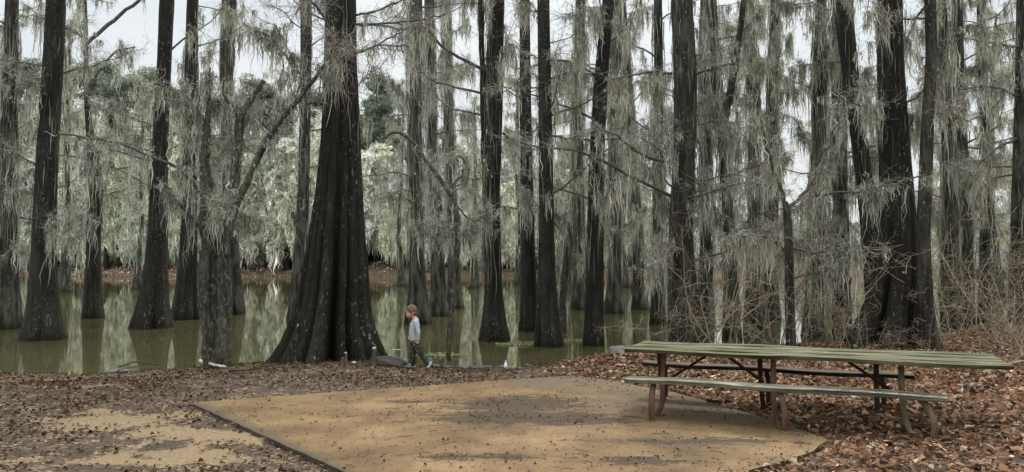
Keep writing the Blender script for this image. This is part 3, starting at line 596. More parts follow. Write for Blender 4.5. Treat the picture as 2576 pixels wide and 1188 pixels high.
for i,(x,Dd) in enumerate(spots):
    o=var[i] if i<4 else dup(var[i%4],(0,0,0))
    o.location=(x,Dd,WZ); o.rotation_euler=(0,0,rg.uniform(0,6.28)); s_=rg.uniform(.8,1.1); o.scale=(s_*.9,s_*.9,s_)
    o['label']='moss-draped cypress standing farther back in the lake, one of many alike'; o['group']='distant cypresses in the lake'

# ---- far shore trees
PALE=np.array([.84,.85,.78])  # far moss colour lightened to stand in for distance haze
def shore_variant(seed, H=15):
    rg=np.random.default_rng(seed); g=Geo(); root=thing('shore_cypress','x','tree')
    P=np.array([[0,0,-1],[0,0,0],[rg.normal(0,.3),0,H*.5],[rg.normal(0,.6),0,H]]); g,C0,R1=trunk_geo(P,np.array([.5,.42,.25,.08]),.1,1,6,10,12,seed)
    link('trunk',g.mesh('trunk',True),M['bark'],root)
    nb=34; z=rg.uniform(.15,1,nb)**.8*H; a=rg.uniform(0,6.28,nb); st=np.stack([z*0,z*0,z],1)
    gb,gm=crown_geo(st,np.stack([np.cos(a),np.sin(a),rg.uniform(.1,.8,nb)],1),rg.uniform(1.2,3.4,nb)*np.clip(1.35-z/H,.3,1),rg,nsub=6,ntw=3,moss_n=1000,per=7,mL=(.8,4.2),mW=(.10,.26),twr=.03,spread=.22,tint=PALE*[(1,.98,1.03),(.82,.86,.8),(1.08,1.06,1.04),(.9,.88,.82),(1,1.02,.9)][seed%5],tw=np.array([.66,.65,.6]),twL=(.4,1.3),wander=.3,subL=.45,rad=.022,grav=-.03,kw=dict(var=.42,dark=.62))
    link('branches',gb.mesh('branches'),M['twig'],root); link('hanging_moss',gm.mesh('hanging_moss'),M['moss'],root)
    return root
sv=[shore_variant(200+i) for i in range(5)]
def foliage_blob(g,c,rad,n,rng,size,pal,flat=.6):
    p=rng.normal(0,1,(n,3)); p/=np.linalg.norm(p,axis=1,keepdims=True); p*=rng.uniform(.3,1,(n,1))**.5*rad; p[:,2]*=flat; p+=c
    a=rng.normal(0,1,(n,3)); a/=np.linalg.norm(a,axis=1,keepdims=True); b=np.cross(a,rng.normal(0,1,(n,3))); b/=np.linalg.norm(b,axis=1,keepdims=True)
    s=rng.uniform(.5,1.2,(n,1))*size
    V=np.stack([p-a*s,p+b*s*.5,p+a*s,p-b*s*.5],1); i=np.arange(n)[:,None]*4
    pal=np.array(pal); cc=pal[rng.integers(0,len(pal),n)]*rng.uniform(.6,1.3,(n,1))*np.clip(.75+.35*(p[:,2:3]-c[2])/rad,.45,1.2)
    g.add(V.reshape(-1,3),i+np.array([[0,1,2,3]]),col=np.repeat(cc,4,0))
def pine_variant(seed,H=24):
    rg=np.random.default_rng(seed); root=thing('pine_tree','x','tree')
    P=np.array([[0,0,-1],[0,0,0],[rg.normal(0,.3),0,H*.5],[rg.normal(0,.6),0,H]]); g,C0,R1=trunk_geo(P,np.array([.4,.35,.25,.06]),.0,1,6,10,12,seed)
    link('trunk',g.mesh('trunk',True),M['bark_brown'],root)
    g=Geo(); gb=Geo(); nb=34; z=H*rg.uniform(.45,1,nb); a=rg.uniform(0,6.28,nb); L=(1.15-z/H)*6.0*rg.uniform(.5,1.1,nb)+.6
    x0=np.interp(z,C0[:,2],C0[:,0]); st=np.stack([x0,z*0,z],1); W1=walk(st,np.stack([np.cos(a),np.sin(a),rg.uniform(0,.4,nb)],1),L,4,.15,.03,rg)
    tubes(gb,W1,np.linspace(.08,.03,5)[None]*np.ones((nb,1)),4,col=np.array([.12,.10,.08]))
    for w in W1:
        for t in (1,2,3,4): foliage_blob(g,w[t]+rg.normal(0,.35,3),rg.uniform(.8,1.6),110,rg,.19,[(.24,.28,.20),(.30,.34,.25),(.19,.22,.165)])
    link('branches',gb.mesh('branches'),M['twig'],root); link('crown',g.mesh('crown'),M['needle'],root); return root
pv=[pine_variant(300+i) for i in range(3)]
TOPX=[-400,0,100,230,300,340,400,450,560,640,700,790,860,900,940,990,1050,1300,1500,1650,1750,2300,2400,2576,3000]
TOPY=[250,250,240,250,330,280,240,300,310,300,330,300,330,330,300,350,370,375,390,450,530,530,450,430,430]
i=0
for row,(off,ds) in enumerate([(6.0,15),(12,18),(20,21)]):
    px=-420+row*13
    while px<3000:
        x=(px-1288)/F*130; Yd=farshore(x)+off+rg.uniform(-1.5,3); x=(px-1288)/F*Yd
        top=np.interp(px,TOPX,TOPY)+rg.uniform(-25,75)*(1.25-.2*row)+(2-row)*38
        Hh=(668-top)/F*Yd+HC; zg=hz(x,Yd)
        s_=(Hh-zg)/15
        o=sv[i] if i<5 else dup(sv[i%5],(0,0,0))
        o.location=(x,Yd,zg); o.rotation_euler=(0,0,rg.uniform(0,6.28)); o.scale=(min(s_,1.3)*rg.uniform(.85,1.15),min(s_,1.3),s_)
        o['label']='pale moss-laden tree lining the far shore'; o['group']='mossy trees on the far shore'
        i+=1; px+=ds*rg.uniform(.9,2.2)
i=0
for px,top in [(30,150),(90,190),(175,180),(225,185),(250,170),(275,220),(330,200),(352,180),(385,195),(440,250),(615,250),(640,210),(668,225),(700,255),(800,235),(915,290),(943,200),(965,260),(1000,300),(1120,330),(1290,345),(1420,350),(1560,340),(2440,400),(2500,415),(2560,405),(-60,200)]:
    Yd=farshore((px-1288)/F*140)+rg.uniform(14,30); x=(px-1288)/F*Yd; zg=hz(x,Yd); Hh=(668-top)/F*Yd+HC; s_=(Hh-zg)/24
    o=pv[i] if i<3 else dup(pv[i%3],(0,0,0)); o.location=(x,Yd,zg); o.rotation_euler=(0,0,rg.uniform(0,6.28)); o.scale=(s_*.9,s_*.9,s_)
    o['label']='green pine rising above the grey trees of the far shore'; o['group']='pines beyond the far shore'; i+=1
# far wood behind, undergrowth on the far bank
g=Geo()
n=2600; px=rg.uniform(-700,3300,n); Yd=rg.uniform(172,230,n); x=(px-1288)/F*Yd
top=np.interp(px,TOPX,TOPY)+50
for a_,b_,t_ in zip(x,Yd,top):
    H_=(668-t_)/F*b_+HC; zz=3.2+(H_-3.2)*rg.uniform(0,1)
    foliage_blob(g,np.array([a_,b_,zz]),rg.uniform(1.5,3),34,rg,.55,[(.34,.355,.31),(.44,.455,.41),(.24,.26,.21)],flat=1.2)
o=link('far_wood',g.mesh('far_wood'),M['moss']); o['kind']='stuff'; o['label']='hazy grey wood behind the far shore'
g=Geo(); n=1500; px=rg.uniform(-700,3300,n); 
for p_ in px:
    if p_>700 and rg.uniform()<.75: continue
    x_=(p_-1288)/F*132; y_=farshore(x_)+rg.uniform(-.5,11); x_=(p_-1288)/F*y_
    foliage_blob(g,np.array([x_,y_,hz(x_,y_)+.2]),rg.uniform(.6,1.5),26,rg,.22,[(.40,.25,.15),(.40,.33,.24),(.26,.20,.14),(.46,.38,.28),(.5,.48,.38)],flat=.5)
o=link('bank_undergrowth',g.mesh('undergrowth'),M['leaf']); o['kind']='stuff'; o['label']='rusty brown brush on the far bank'

# ---------------------------------------------------------------- thicket shrubs (right)
def shrub_variant(seed, H=3.2, n=8, brown=True):
    rg=np.random.default_rng(seed); root=thing('bare_shrub','x','shrub'); gb=Geo(); gl=Geo()
    st=np.c_[rg.normal(0,.18,(n,2)),np.full(n,-.05)]; d=np.c_[rg.normal(0,.45,(n,2)),np.ones(n)]
    L=rg.uniform(.5,1.1,n)*H; P1=walk(st,d,L,9,.17,-.03,rg); tubes(gb,P1,np.linspace(.011,.004,10)[None]*rg.uniform(.7,1.5,(n,1)),5,col=np.array([.30,.25,.18])*rg.uniform(.6,1.3,(n,1)))
    m=n*8; S,Tt,_=sample_on(P1,m,rg,.25,1); D=Tt/np.linalg.norm(Tt,axis=1,keepdims=True)*.5+rg.normal(0,.7,(m,3)); P2=walk(S,D,rg.uniform(.25,.8,m),5,.25,-.04,rg); tubes(gb,P2,.0035,3,col=np.array([.36,.30,.225])*rg.uniform(.5,1.4,(m,1)))
    m3=m*4; S,Tt,_=sample_on(P2,m3,rg,.1,1); P3=walk(S,rg.normal(0,1,(m3,3)),rg.uniform(.06,.3,m3),3,.3,-.02,rg); tubes(gb,P3,.0022,3,col=np.array([.34,.28,.21])*rg.uniform(.5,1.4,(m3,1)))
    link('stems',gb.mesh('stems'),M['twig'],root)
    S,_,_=sample_on(P3,420,rg,.3,1); 
    leaves(gl,S[:,0],S[:,1],S[:,2],rg.uniform(.02,.05,420),rg,[(.15,.08,.05),(.22,.13,.085),(.10,.06,.04),(.26,.2,.14)] if brown else [(.12,.15,.06),(.2,.22,.09),(.16,.11,.07),(.25,.24,.12)],[3,2,2,1],tilt=1.2)
    link('leaves',gl.mesh('leaves'),M['leaf'],root); return root
sh=[shrub_variant(400),shrub_variant(401,3.8,10),shrub_variant(402,2.6,7),shrub_variant(403,3.2,9,False)]
sp_=[(1680,15.6,.7,2),(1775,14.8,.9,0),(1835,16,.9,1),(1915,14.6,.8,2),(1975,16.5,1.0,0),(2035,15.2,.7,2),(2090,16.6,1.0,1),(2125,14.6,.6,0),(2330,13.9,.4,2),(2400,16.8,1.0,1),(2470,17.5,1.0,3),(2530,16,1.0,1),(2580,15,.9,3),(2490,14,.45,2),(2550,12.5,.4,0),(2180,13.9,.35,2)]
for i,(px,Dd,s_,v_) in enumerate(sp_):
    src=sh[v_]; first=src['label']=='x'; o=src if first else dup(src,(0,0,0))
    x=(px-1288)/F*Dd; o.location=(x,Dd,max(hz(x,Dd),WZ-.1)); o.rotation_euler=(0,0,rg.uniform(0,6.28)); o.scale=(s_,s_,s_)
    if v_==3: o['label']='twiggy shrub with a few yellow-green leaves in the brush at the right'; o['group']='greenish shrubs in the thicket'
    else: o['label']='bare tan-stemmed shrub with brown leaves in the thicket behind the table'; o['group']='bare shrubs in the thicket'

# vine tangles hanging around thicket are part of trees above; dead limb on the leaves
def stick(name,label,pts,r,col,mat_=None,cat='stick',twigs=0):
    g=Geo(); P=np.array(pts); n=12; t=np.linspace(0,1,len(P)); t2=np.linspace(0,1,n); q=np.stack([np.interp(t2,t,P[:,i]) for i in range(3)],1); q[1:-1]+=R0.normal(0,r*.25,(n-2,3))
    tubes(g,q[None],(r*np.linspace(1,.55,n))[None],8,col=np.array(col))
    if twigs:
        S,Tt,_=sample_on(q[None],twigs,R0,.1,1); D=R0.normal(0,1,(twigs,3)); D[:,2]=np.abs(D[:,2])*.4; tubes(g,walk(S,D,R0.uniform(.1,.45,twigs),4,.3,-.02,R0),r*.28,3,col=np.array(col))
    base=P[0]; return tag(link(name,g.mesh(name,True,base),M['twig'],None,base),label,cat)
def gp(px,py,dz=.02):
    p=on(px,py,0.0)
    for _ in range(4): p=on(px,py,hz(p[0],p[1]))
    return p+np.array([0,0,dz])
stick('driftwood','pale barkless stick at the waters edge by the mossy forked tree',[gp(503,922,.10),gp(520,926,.08),gp(545,929,.06),gp(568,931,.05)],.035,(.45,.40,.32))
stick('fallen_branch','dark fallen stick on the leaves right of the pale stick',[gp(575,936),gp(620,934),gp(652,930)],.018,(.05,.035,.03))
stick('fallen_branch','long fallen branch arching over the leaves right of the table',[gp(2300,925,.05),gp(2400,925,.14),gp(2480,932,.12),gp(2530,948,.05)],.025,(.22,.17,.13),twigs=14)
stick('fallen_branch','grey fallen branch with twigs near the right edge',[gp(2470,945,.03),gp(2530,935,.1),gp(2590,925,.12)],.03,(.26,.2,.15),twigs=10)
stick('fallen_branch','dark stick lying in the leaves right of the bench',[gp(2425,975),gp(2470,980,.04),gp(2540,984)],.025,(.12,.08,.06))
stick('fallen_branch','short black stick between the slab edge and the leaves',[gp(1778,1018,.05),gp(1815,1024,.05)],.02,(.03,.025,.02))
stick('fallen_branch','dark root-like stick between the giant tree and the child',[gp(930,918),gp(980,922),gp(1040,930)],.03,(.06,.042,.032))
stick('floating_stick','thin stick lying in the shallows left of the forked tree',[at(300,925,dep(925))+[0,0,.02],at(340,915,dep(915))+[0,0,.04],at(400,918,dep(918))+[0,0,.0]],.018,(.05,.045,.03))

# ---------------------------------------------------------------- rocks, knees, litter
M['rock']=mat_simple('wet_stone',(.07,.068,.055),(.22,.21,.165),7,rough=.7,bump=.6)
M['boulder']=mat_simple('lichened_stone',(.09,.088,.06),(.27,.265,.20),9,rough=.85,bump=.6)
M['mud']=mat_simple('wet_mud',(.022,.02,.015),(.075,.066,.052),14,rough=.55,bump=.8,spec=.4)
M['knee']=mat_simple('knee_bark',(.035,.03,.022),(.10,.085,.06),12,(1,1,.3),bump=.8)
M['pale']=mat_simple('cut_wood',(.3,.27,.2),(.5,.45,.36),20)
def blob(name,label,cat,loc,sc_,mt,seed,group=None,rz=0,sub=3,rough=.18,low=False):
    bm=bmesh.new(); bmesh.ops.create_icosphere(bm,subdivisions=sub,radius=1); r=random.Random(seed); ph=[r.uniform(0,6) for _ in range(9)]
    for v in bm.verts:
        c=v.co; n=sum(math.sin(c[j%3]*(2.2+j*.9)+ph[j])*math.cos(c[(j+1)%3]*(1.7+j*.8)+ph[8-j]) for j in range(6))/3
        v.co=c*(1+rough*n+r.uniform(-.02,.02)); 
        v.co.x*=sc_[0]; v.co.y*=sc_[1]; v.co.z*=sc_[2]
    for f in bm.faces: f.smooth=True
    me=bpy.data.meshes.new(name); bm.to_mesh(me); bm.free(); me.materials.append(M[mt]); o=bpy.data.objects.new(name,me); C.objects.link(o); o.location=loc; o.rotation_euler=(0,0,rz); return tag(o,label,cat,group)
blob('flat_boulder','low flat grey-green rock between the giant tree and the child','rock',tuple(gp(1015,906,.02)),(.60,.42,.22),'boulder',3,rz=-.2,sub=4,rough=.22)
blob('flat_boulder','smaller grey stone behind the heels of the child','rock',tuple(gp(1092,912,.0)),(.28,.2,.13),'rock',5,sub=4)
blob('mossy_stone','rounded mossy stone at the shore by the left end of the table','rock',tuple(gp(1555,893,.02)),(.22,.18,.17),'rock',8,sub=4)
blob('fallen_root','dark thick root snout beside the flat rock','root',tuple(gp(975,916,.02)),(.38,.12,.13),'mud',11,rz=-.35,sub=4)
r_=random.Random(5)
i=0
for px in [v+r_.uniform(-9,9) for v in list(range(-30,470,24))+list(range(1085,1460,24)) if r_.random()<.8]:
    py=np.interp(px,[-30,130,200,300,400,470,1075,1200,1300,1400,1460],[932,938,944,938,930,920,925,925,928,917,905])+r_.uniform(-9,4)
    s_=r_.uniform(.02,.085)
    blob('mud_lump','dark wet lump of mud and root along the waterline','mud lump',tuple(gp(px+r_.uniform(-6,6),py,.0)),(s_*r_.uniform(1.2,2.6),s_,s_*.6),'mud',50+i,'wet lumps along the waterline',r_.uniform(0,3),2,.3); i+=1
def knee(px,py,h,w,label,cut=False,grp=None):
    g=Geo(); k=9; z=np.linspace(-.08,h,k); P=np.stack([np.cumsum(R0.normal(0,.006,k)),np.cumsum(R0.normal(0,.006,k)),z],1); Rr=w*np.array([1.5,1.25,1.0,.85,.75,.7,.66,.6,.42])
    tubes(g,P[None],Rr[None],12); p=gp(px,py+13,0); root=thing('cypress_knee',label,'cypress knee',tuple(p),grp); link('stem',g.mesh('stem',True),M['knee'],root)
    if cut:
        o=blob('cut_top','','',(P[-1][0],P[-1][1],h),(w*.62,w*.62,w*.5),'pale',3,sub=2,rough=.1); o.parent=root
        for q in ('label','category','group'):
            if q in o: del o[q]
knee(941,908,.30,.055,'tall cypress knee with a pale round top right of the giant trunk',True)
knee(868,905,.20,.035,'thin cypress knee with a pale top at the foot of the giant trunk',True)
knee(860,908,.14,.04,'short dark cypress knee left of the pale-topped one')
knee(905,912,.10,.05,'stubby dark cypress knee in front of the giant trunk')
knee(742,915,.12,.04,'small cypress knee near the left root of the giant trunk')
knee(720,920,.08,.05,'low cypress knee beyond the left root of the giant trunk')
for px,py,s_,l in [(890,897,.035,'white scrap of litter at the foot of the giant trunk'),(1028,787,.0,'')]:
    if s_: blob('litter_scrap',l,'litter',tuple(gp(px,py+20,.03)),(s_*1.3,s_,s_*.8),'white' if 'white' in M else 'pale',9,sub=2)
# small clear/white bottle at the water
m,nt,b=mat('white_plastic'); b.inputs['Base Color'].default_value=(.75,.78,.8,1); b.inputs['Roughness'].default_value=.35; M['white']=m
p=gp(1272,928,0); g=Geo(); z=np.array([0,.005,.09,.115,.13,.15]); rr=np.array([.028,.034,.034,.024,.012,.012])
tubes(g,np.stack([z*0,z*0,z],1)[None],rr[None],14); root=thing('plastic_bottle','small white plastic bottle standing at the waterline','bottle',tuple(p)); root.scale=(.85,.85,.85)
link('bottle_body',g.mesh('bottle_body',True),m,root); g=Geo(); tubes(g,np.array([[[0,0,.15],[0,0,.17]]]),.014,14); link('cap',g.mesh('cap'),m,root)
# duckweed / floating mats
for i,(px,py,w,l) in enumerate([(1108,893,.5,'thin mat of floating weed beside the crooked tree'),(1330,865,.75,'floating mat of weed between the pair of black cypresses'),(1425,857,.55,'floating weed right of the pair of black cypresses')]):
    c=at(px,py,dep(py)); g=Geo(); n=500; a=R0.uniform(0,6.28,n); r=R0.uniform(0,1,n)**.5; x=c[0]+np.cos(a)*r*w+.05*np.sin(a*5); y=c[1]+np.sin(a)*r*w*.55
    keep=vnoise(x,y,6,i)>-.25; x,y=x[keep],y[keep]
    leaves(g,x-c[0],y-c[1],R0.uniform(.004,.012,len(x)),np.full(len(x),.06),R0,[(.28,.30,.15),(.2,.22,.1),(.36,.36,.24)],[2,2,1],tilt=.04,aspect=.8)
    o=link('floating_weed',g.mesh('floating_weed'),M['leaf'],None,(c[0],c[1],WZ+.004)); o['kind']='stuff'; o['label']=l

# ---------------------------------------------------------------- picnic table
AT=math.radians(-23); U=np.array([math.cos(AT),math.sin(AT),0]); Vv=np.array([-math.sin(AT),math.cos(AT),0])
tc_=U*(-.3)+Vv*8.69
table=thing('picnic_table','long weathered wooden picnic table with green algae on its top and rusty steel legs','picnic table',(tc_[0],tc_[1],0))
table.rotation_euler=(0,0,AT)
def loc(u,v,z): return np.array([u+.3,v-8.69,z])
def board(bm,u0,u1,v0,v1,z0,z1,seed=0,warp=.004):
    r=random.Random(seed); nx=24; ring=[]
    for i in range(nx+1):
        u=u0+(u1-u0)*i/nx; dz=warp*math.sin(i*.5+seed)+r.uniform(-.0012,.0012); dv=r.uniform(-.0015,.0015); c=.005
        P=[(v0+dv,z0),(v1+dv,z0),(v1+dv,z1-c),(v1+dv-c,z1),(v0+dv+c,z1),(v0+dv,z1-c)]
        ring.append([bm.verts.new(Vector(loc(u,v,z+dz))) for v,z in P])
    for a,b in zip(ring,ring[1:]):
        for j in range(6): bm.faces.new((a[j],a[(j+1)%6],b[(j+1)%6],b[j]))
    bm.faces.new(ring[0][::-1]); bm.faces.new(ring[-1])
def bobj(name,bm,m,parent):
    bmesh.ops.recalc_face_normals(bm,faces=bm.faces); me=bpy.data.meshes.new(name); bm.to_mesh(me); bm.free(); return link(name,me,m,parent)
def mat_wood(name,c1,c2,green,gamt,wet=.0):
    m,nt,b=mat(name); N=NT(nt); gr=N.noise(N.coord((.7,11,11)),3,8,.75); big=N.noise(N.coord((1,2.2,1)),1.3,5,.7)
    col=N.ramp(gr,[(.34,tuple(x*.25 for x in c1)),(.46,c1),(.56,c2),(.70,tuple(x*1.35 for x in c2))])
    col=N.mix(N.math('MULTIPLY',N.ramp(big,[(.32,(.35,.35,.35)),(.62,(1,1,1))]),gamt),col,N.mix(N.ramp(gr,[(.3,(0,0,0)),(.7,(1,1,1))]),tuple(x*.5 for x in green),green))
    bd=N.noise(N.coord((.35,5.3,0)),1.4,2,.9); col=N.mix(1.0,col,N.ramp(bd,[(.36,(.55,.52,.5)),(.5,(1,1,1)),(.64,(1.35,1.3,1.25))]),'MULTIPLY')
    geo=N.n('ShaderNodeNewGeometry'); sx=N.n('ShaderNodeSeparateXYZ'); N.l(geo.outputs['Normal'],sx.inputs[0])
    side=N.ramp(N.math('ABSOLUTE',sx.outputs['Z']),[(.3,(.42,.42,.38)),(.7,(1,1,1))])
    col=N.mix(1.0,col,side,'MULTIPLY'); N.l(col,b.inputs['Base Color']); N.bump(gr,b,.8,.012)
    b.inputs['Specular IOR Level'].default_value=.06; b.inputs['Roughness'].default_value=.95
    if wet: 
        w=N.ramp(N.noise(N.coord((1.2,1,1)),1.1,2),[(.52,(.9,.9,.9)),(.62,(.12,.12,.12))]); N.l(w,b.inputs['Roughness']); b.inputs['Specular IOR Level'].default_value=.4
    return m
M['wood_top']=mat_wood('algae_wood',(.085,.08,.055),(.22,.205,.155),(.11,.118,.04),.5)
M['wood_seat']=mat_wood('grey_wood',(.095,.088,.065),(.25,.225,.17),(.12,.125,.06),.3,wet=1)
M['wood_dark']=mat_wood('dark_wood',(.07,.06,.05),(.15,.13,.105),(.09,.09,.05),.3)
m,nt,b=mat('rusty_steel'); N=NT(nt); n=N.noise(N.coord((1,1,.4)),14,6,.7); n2=N.noise(N.coord(),3,4)
col=N.ramp(n,[(.3,(.045,.026,.016)),(.5,(.085,.053,.034)),(.7,(.15,.11,.075))]); col=N.mix(N.ramp(n2,[(.45,(0,0,0)),(.65,(.7,.7,.7))]),col,(.17,.14,.10)); col=N.mix(1.0,col,N.attr(),'MULTIPLY')
N.l(col,b.inputs['Base Color']); N.bump(n,b,.5,.004); b.inputs['Roughness'].default_value=.7; M['rust']=m
TZ,BZ=.735,.46
bm=bmesh.new(); nbd=6; w=1.02/nbd
for i in range(nbd): board(bm,-2.14+R0.uniform(-.012,.012),1.48+R0.uniform(-.012,.012),8.18+i*w+.0025,8.18+(i+1)*w-.0025,TZ-.04,TZ,i*3+1,.006)
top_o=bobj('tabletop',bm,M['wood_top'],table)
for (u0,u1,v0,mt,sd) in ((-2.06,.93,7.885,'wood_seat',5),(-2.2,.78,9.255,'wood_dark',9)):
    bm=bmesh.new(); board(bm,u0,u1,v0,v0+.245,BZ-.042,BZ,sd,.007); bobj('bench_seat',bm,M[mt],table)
def bar(name,pts,wd,th,shade=(1,1,1),curve=True,n=18,parent=table):
    # flat steel strap / pipe swept along pts
    P=np.array([loc(*p) for p in pts],float)
    if curve and len(P)>2:
        t=np.linspace(0,1,len(P)); t2=np.linspace(0,1,n); q=np.stack([np.interp(t2,t,P[:,i]) for i in range(3)],1)
        for _ in range(3): q[1:-1]=(q[:-2]+2*q[1:-1]+q[2:])/4
        P=q
    g=Geo(); T_=np.gradient(P,axis=0); T_/=np.linalg.norm(T_,axis=1,keepdims=True); A=np.cross(T_,[0,1,0]); A/=np.linalg.norm(A,axis=1,keepdims=True)+1e-9; B=np.cross(T_,A)
    th_=np.linspace(0,2*np.pi,12,endpoint=False); sg=lambda v: np.sign(v)*np.abs(v)**.55
    V=P[:,None,:]+A[:,None,:]*(sg(np.cos(th_))*wd/2)[None,:,None]+B[:,None,:]*(sg(np.sin(th_))*th/2)[None,:,None]
    k=len(P); idx=np.arange(k*12).reshape(k,12); Q=np.stack([idx[:-1],np.roll(idx[:-1],-1,1),np.roll(idx[1:],-1,1),idx[1:]],-1).reshape(-1,4)
    T3=[(e*12,e*12+j,e*12+j+1) for e in (0,k-1) for j in range(1,11)]
    g.add(V.reshape(-1,3),Q,np.array(T3),col=np.array(shade)); return link(name,g.mesh(name,True),M['rust'],parent)
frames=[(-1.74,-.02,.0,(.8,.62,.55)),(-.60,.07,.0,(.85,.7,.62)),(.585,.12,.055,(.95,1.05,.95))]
for fi,(u,b_,gz,shd) in enumerate(frames):
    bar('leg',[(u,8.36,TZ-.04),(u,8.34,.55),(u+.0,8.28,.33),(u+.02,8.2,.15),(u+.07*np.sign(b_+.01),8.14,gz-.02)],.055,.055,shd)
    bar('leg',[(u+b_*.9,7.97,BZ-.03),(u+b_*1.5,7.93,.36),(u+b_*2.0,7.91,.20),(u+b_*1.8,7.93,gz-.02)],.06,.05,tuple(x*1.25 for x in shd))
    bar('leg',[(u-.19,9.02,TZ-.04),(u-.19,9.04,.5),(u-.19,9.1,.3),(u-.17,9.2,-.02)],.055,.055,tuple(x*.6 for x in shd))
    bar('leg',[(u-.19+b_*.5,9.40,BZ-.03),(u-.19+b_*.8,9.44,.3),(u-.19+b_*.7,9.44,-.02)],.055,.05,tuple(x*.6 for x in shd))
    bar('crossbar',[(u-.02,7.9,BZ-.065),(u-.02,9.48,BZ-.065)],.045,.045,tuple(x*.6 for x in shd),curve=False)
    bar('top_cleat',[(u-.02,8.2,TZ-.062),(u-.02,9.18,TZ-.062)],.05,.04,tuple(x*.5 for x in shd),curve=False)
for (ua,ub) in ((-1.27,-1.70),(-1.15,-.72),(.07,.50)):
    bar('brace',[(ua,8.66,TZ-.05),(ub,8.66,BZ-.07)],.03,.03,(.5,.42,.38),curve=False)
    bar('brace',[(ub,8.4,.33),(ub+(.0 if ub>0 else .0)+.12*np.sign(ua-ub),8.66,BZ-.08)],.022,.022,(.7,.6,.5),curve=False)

# ---------------------------------------------------------------- the child
S_=.001245*.985
def J(zx,zy,y): return np.array([(zx-640)*S_, y, (1052-zy)*S_])
def ico(bm,c,r,sub=2,sc_=(1,1,1)):
    res=bmesh.ops.create_icosphere(bm,subdivisions=sub,radius=1)
    for v in res['verts']: v.co=Vector((v.co.x*r*sc_[0]+c[0],v.co.y*r*sc_[1]+c[1],v.co.z*r*sc_[2]+c[2]))
def cap(bm,a,b,ra,rb,n=None,sc_=(1,1,1)):
    L=np.linalg.norm(b-a); n=n or max(2,int(L/(min(ra,rb)*.35)))
    for i in range(n+1):
        t=i/n; ico(bm,a*(1-t)+b*t,ra*(1-t)+rb*t,2,sc_)
def chain(bm,pts,sc_=(1,1,1)):
    for (a,ra),(b,rb) in zip(pts,pts[1:]): cap(bm,a,b,ra,rb,None,sc_)
def remeshed(name,bm,m,parent,vox=.006,sm=4):
    me=bpy.data.meshes.new(name); bm.to_mesh(me); bm.free(); o=link(name,me,m,parent)
    md=o.modifiers.new('r','REMESH'); md.mode='VOXEL'; md.voxel_size=vox; md.use_smooth_shade=True
    s=o.modifiers.new('s','SMOOTH'); s.iterations=sm; s.factor=.5; return o
pc=gp(1040,925,0); pz=pc[2]
child=thing('person','small child in grey long-sleeved shirt and camouflage trousers walking left along the shore','person',(pc[0],pc[1],pz))
child.rotation_euler=(0,0,.0)
m,nt,b=mat('skin'); b.inputs['Base Color'].default_value=(.56,.29,.18,1); b.inputs['Roughness'].default_value=.55; b.inputs['Subsurface Weight'].default_value=.0; M['skin']=m
M['shirt']=mat_simple('grey_jersey',(.30,.315,.33),(.40,.41,.42),14,rough=.95,bump=.2)
m,nt,b=mat('camouflage'); N=NT(nt); n1=N.noise(N.coord(),17,3,.6); n2=N.noise(N.coord(rot=(1,2,.5)),22,3,.6)
col=N.ramp(n1,[(.44,(.018,.02,.013)),(.47,(.05,.055,.032)),(.58,(.06,.062,.038)),(.61,(.20,.18,.12))]); col=N.mix(N.ramp(n2,[(.55,(0,0,0)),(.57,(1,1,1))]),col,(.02,.022,.016)); N.l(col,b.inputs['Base Color']); b.inputs['Roughness'].default_value=.95; M['camo']=m
M['hair']=mat_simple('brown_hair',(.075,.048,.03),(.17,.115,.07),30,(1,1,.4),rough=.7,bump=.5)
m,nt,b=mat('shoe_blue'); b.inputs['Base Color'].default_value=(.09,.13,.17,1); M['shoe']=m
m,nt,b=mat('shoe_sole'); b.inputs['Base Color'].default_value=(.5,.52,.52,1); M['sole']=m
m,nt,b=mat('eye_dark'); b.inputs['Base Color'].default_value=(.03,.02,.015,1); M['eye']=m
# joints
neck=J(662,372,0); head=J(612,262,0); chest=J(655,460,0); belly=J(645,590,0); hip=J(662,672,0)
shn,shf=J(682,418,-.10),J(655,418,.10); eln,elf=J(722,545,-.135),J(625,545,.13); wrn,wrf=J(716,655,-.13),J(588,610,.12)
hpn,hpf=J(682,700,-.05),J(652,700,.05); knn,knf=J(748,838,-.06),J(622,842,.055); ann,anf=J(842,985,-.06),J(628,1002,.055)
bm=bmesh.new()
# head: cranium tilted down, face to -x
ico(bm,J(608,254,0),.095,3,(1.0,.82,.98)); ico(bm,J(594,292,0),.074,3,(1.0,.88,1.0)); ico(bm,J(570,325,0),.038,2,(1,1.1,.9)); ico(bm,J(566,348,0),.022,2,(1,1.2,.8))
ico(bm,J(540,318,0),.0135,2,(1.1,.9,.9)); ico(bm,J(546,305,0),.010,2); ico(bm,J(560,336,0),.016,2,(.9,1.3,.5)); ico(bm,J(549,280,0),.03,2,(.6,1.6,.5))
for s in (-1,1): ico(bm,J(582,318,.036*s),.028,2); ico(bm,J(640,290,.083*s),.020,2,(.7,.35,1.1))
cap(bm,J(640,345,0),neck,.040,.042); cap(bm,neck,chest,.045,.075,None,(1,1.15,1))
chain(bm,[(chest,.072),(belly,.068),(hip,.07)],(.95,1.25,1))
for a,e,w_ in ((shn,eln,wrn),(shf,elf,wrf)):
    chain(bm,[(chest+np.array([.01,np.sign(a[1])*.05,.05]),.04),(a,.036),(e,.026),(w_,.018)])
for h,k,a in ((hpn,knn,ann),(hpf,knf,anf)): chain(bm,[(h,.06),(k,.038),(a,.026)])
for a,tip in ((anf,J(560,1030,.055)),(ann,J(852,1028,-.06))): chain(bm,[(a,.024),(tip,.02)])
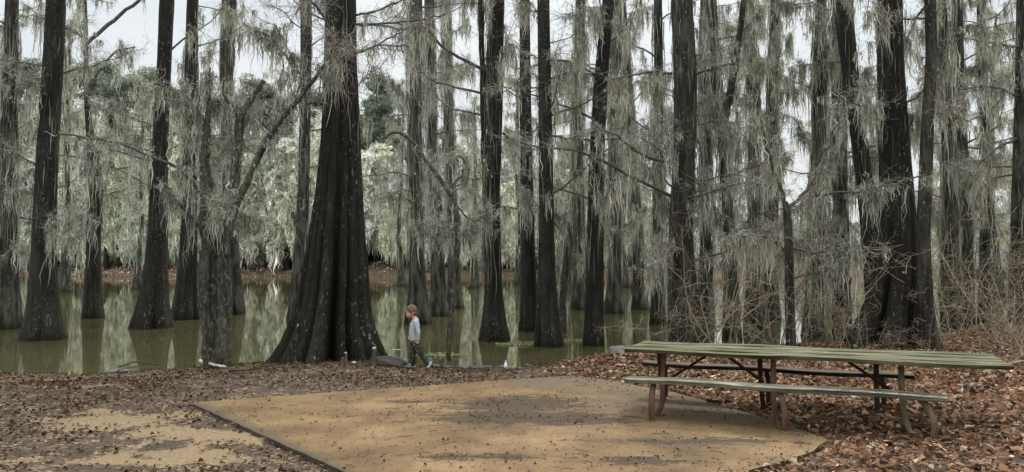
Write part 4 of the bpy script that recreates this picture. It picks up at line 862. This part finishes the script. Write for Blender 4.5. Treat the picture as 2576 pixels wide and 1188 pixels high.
# hands, four curled fingers and a thumb each
for w_,dr in ((wrn,np.array([-.12,.05,-1.])),(wrf,np.array([-.35,-.05,-.9]))):
    dr=dr/np.linalg.norm(dr); sd=np.array([1.,0,0]); sd=sd-dr*np.dot(sd,dr); sd/=np.linalg.norm(sd); nn=np.cross(dr,sd)*(-np.sign(w_[1]))
    pal=w_+dr*.035; chain(bm,[(w_,.016),(pal,.018)],(1.15,.8,1))
    for i,o_ in enumerate((-.018,-.006,.006,.017)):
        b0=pal+sd*o_+dr*.008; L=(.030,.034,.032,.025)[i]; b1=b0+dr*L*.6+nn*-.002; b2=b1+dr*L*.35-nn*.012; b3=b2-nn*.010
        chain(bm,[(b0,.0068),(b1,.0062),(b2,.0058),(b3,.0052)])
    t0=w_+dr*.018-sd*.018; chain(bm,[(t0,.008),(t0-sd*.012+dr*.016,.0072),(t0-sd*.014+dr*.034,.006)])
remeshed('body',bm,M['skin'],child,.0045,3)
bm=bmesh.new()
chain(bm,[(J(668,385,0),.056),(chest,.090),(J(648,530,0),.090),(belly,.090),(J(655,650,0),.091)],(1.0,1.2,.8))
for a,e,w_ in ((shn,eln,wrn),(shf,elf,wrf)): chain(bm,[(chest+np.array([.01,np.sign(a[1])*.045,.055]),.05),(a,.046),(e,.037),(w_+(e-w_)*.05,.030)])
remeshed('shirt',bm,M['shirt'],child,.007,4)
bm=bmesh.new(); chain(bm,[(J(658,655,0),.076),(hip,.08)],(1,1.15,.8))
for h,k,a in ((hpn,knn,ann),(hpf,knf,anf)): chain(bm,[(h,.078),(h*.5+k*.5,.070),(k,.062),(k*.5+a*.5,.056),(a,.047)])
remeshed('trousers',bm,M['camo'],child,.007,3)
bm=bmesh.new(); ico(bm,J(609,250,0),.1005,3,(1.0,.86,.99)); ico(bm,J(648,285,0),.056,3,(.8,1.25,1.1))
bmesh.ops.bisect_plane(bm,geom=bm.verts[:]+bm.edges[:]+bm.faces[:],plane_co=Vector(J(525,238,0)),plane_no=Vector((-.52,0,-.85)).normalized(),clear_outer=True)
r=random.Random(3)
for v in bm.verts: v.co+=Vector((r.uniform(-.003,.003),r.uniform(-.003,.003),r.uniform(-.003,.003)))
for f in bm.faces: f.smooth=True
bobj('hair',bm,M['hair'],child)
for s in (-1,1):
    bm=bmesh.new(); ico(bm,J(553,292,.034*s),.0075,2); bobj('eye',bm,M['eye'],child)
def shoe(a,toe,heel,y):
    bm=bmesh.new(); chain(bm,[(heel+np.array([0,0,.02]),.032),((heel+toe)/2+np.array([0,0,.018]),.032),(toe+np.array([0,0,.012]),.026)],(1,.95,.85)); cap(bm,a,heel+np.array([-.01,0,.03]),.034,.034)
    o=remeshed('shoe',bm,M['shoe'],child,.006,2)
    bm=bmesh.new(); ds=(toe-heel)/np.linalg.norm(toe-heel); chain(bm,[(heel,.034),((heel+toe)/2,.036),(toe,.03)],(1.05,1,.32)); remeshed('sole',bm,M['sole'],o,.005,1)
shoe(anf,J(540,1043,.055),J(648,1043,.055),0)
shoe(ann,J(856,1040,-.06),J(885,962,-.06),0)
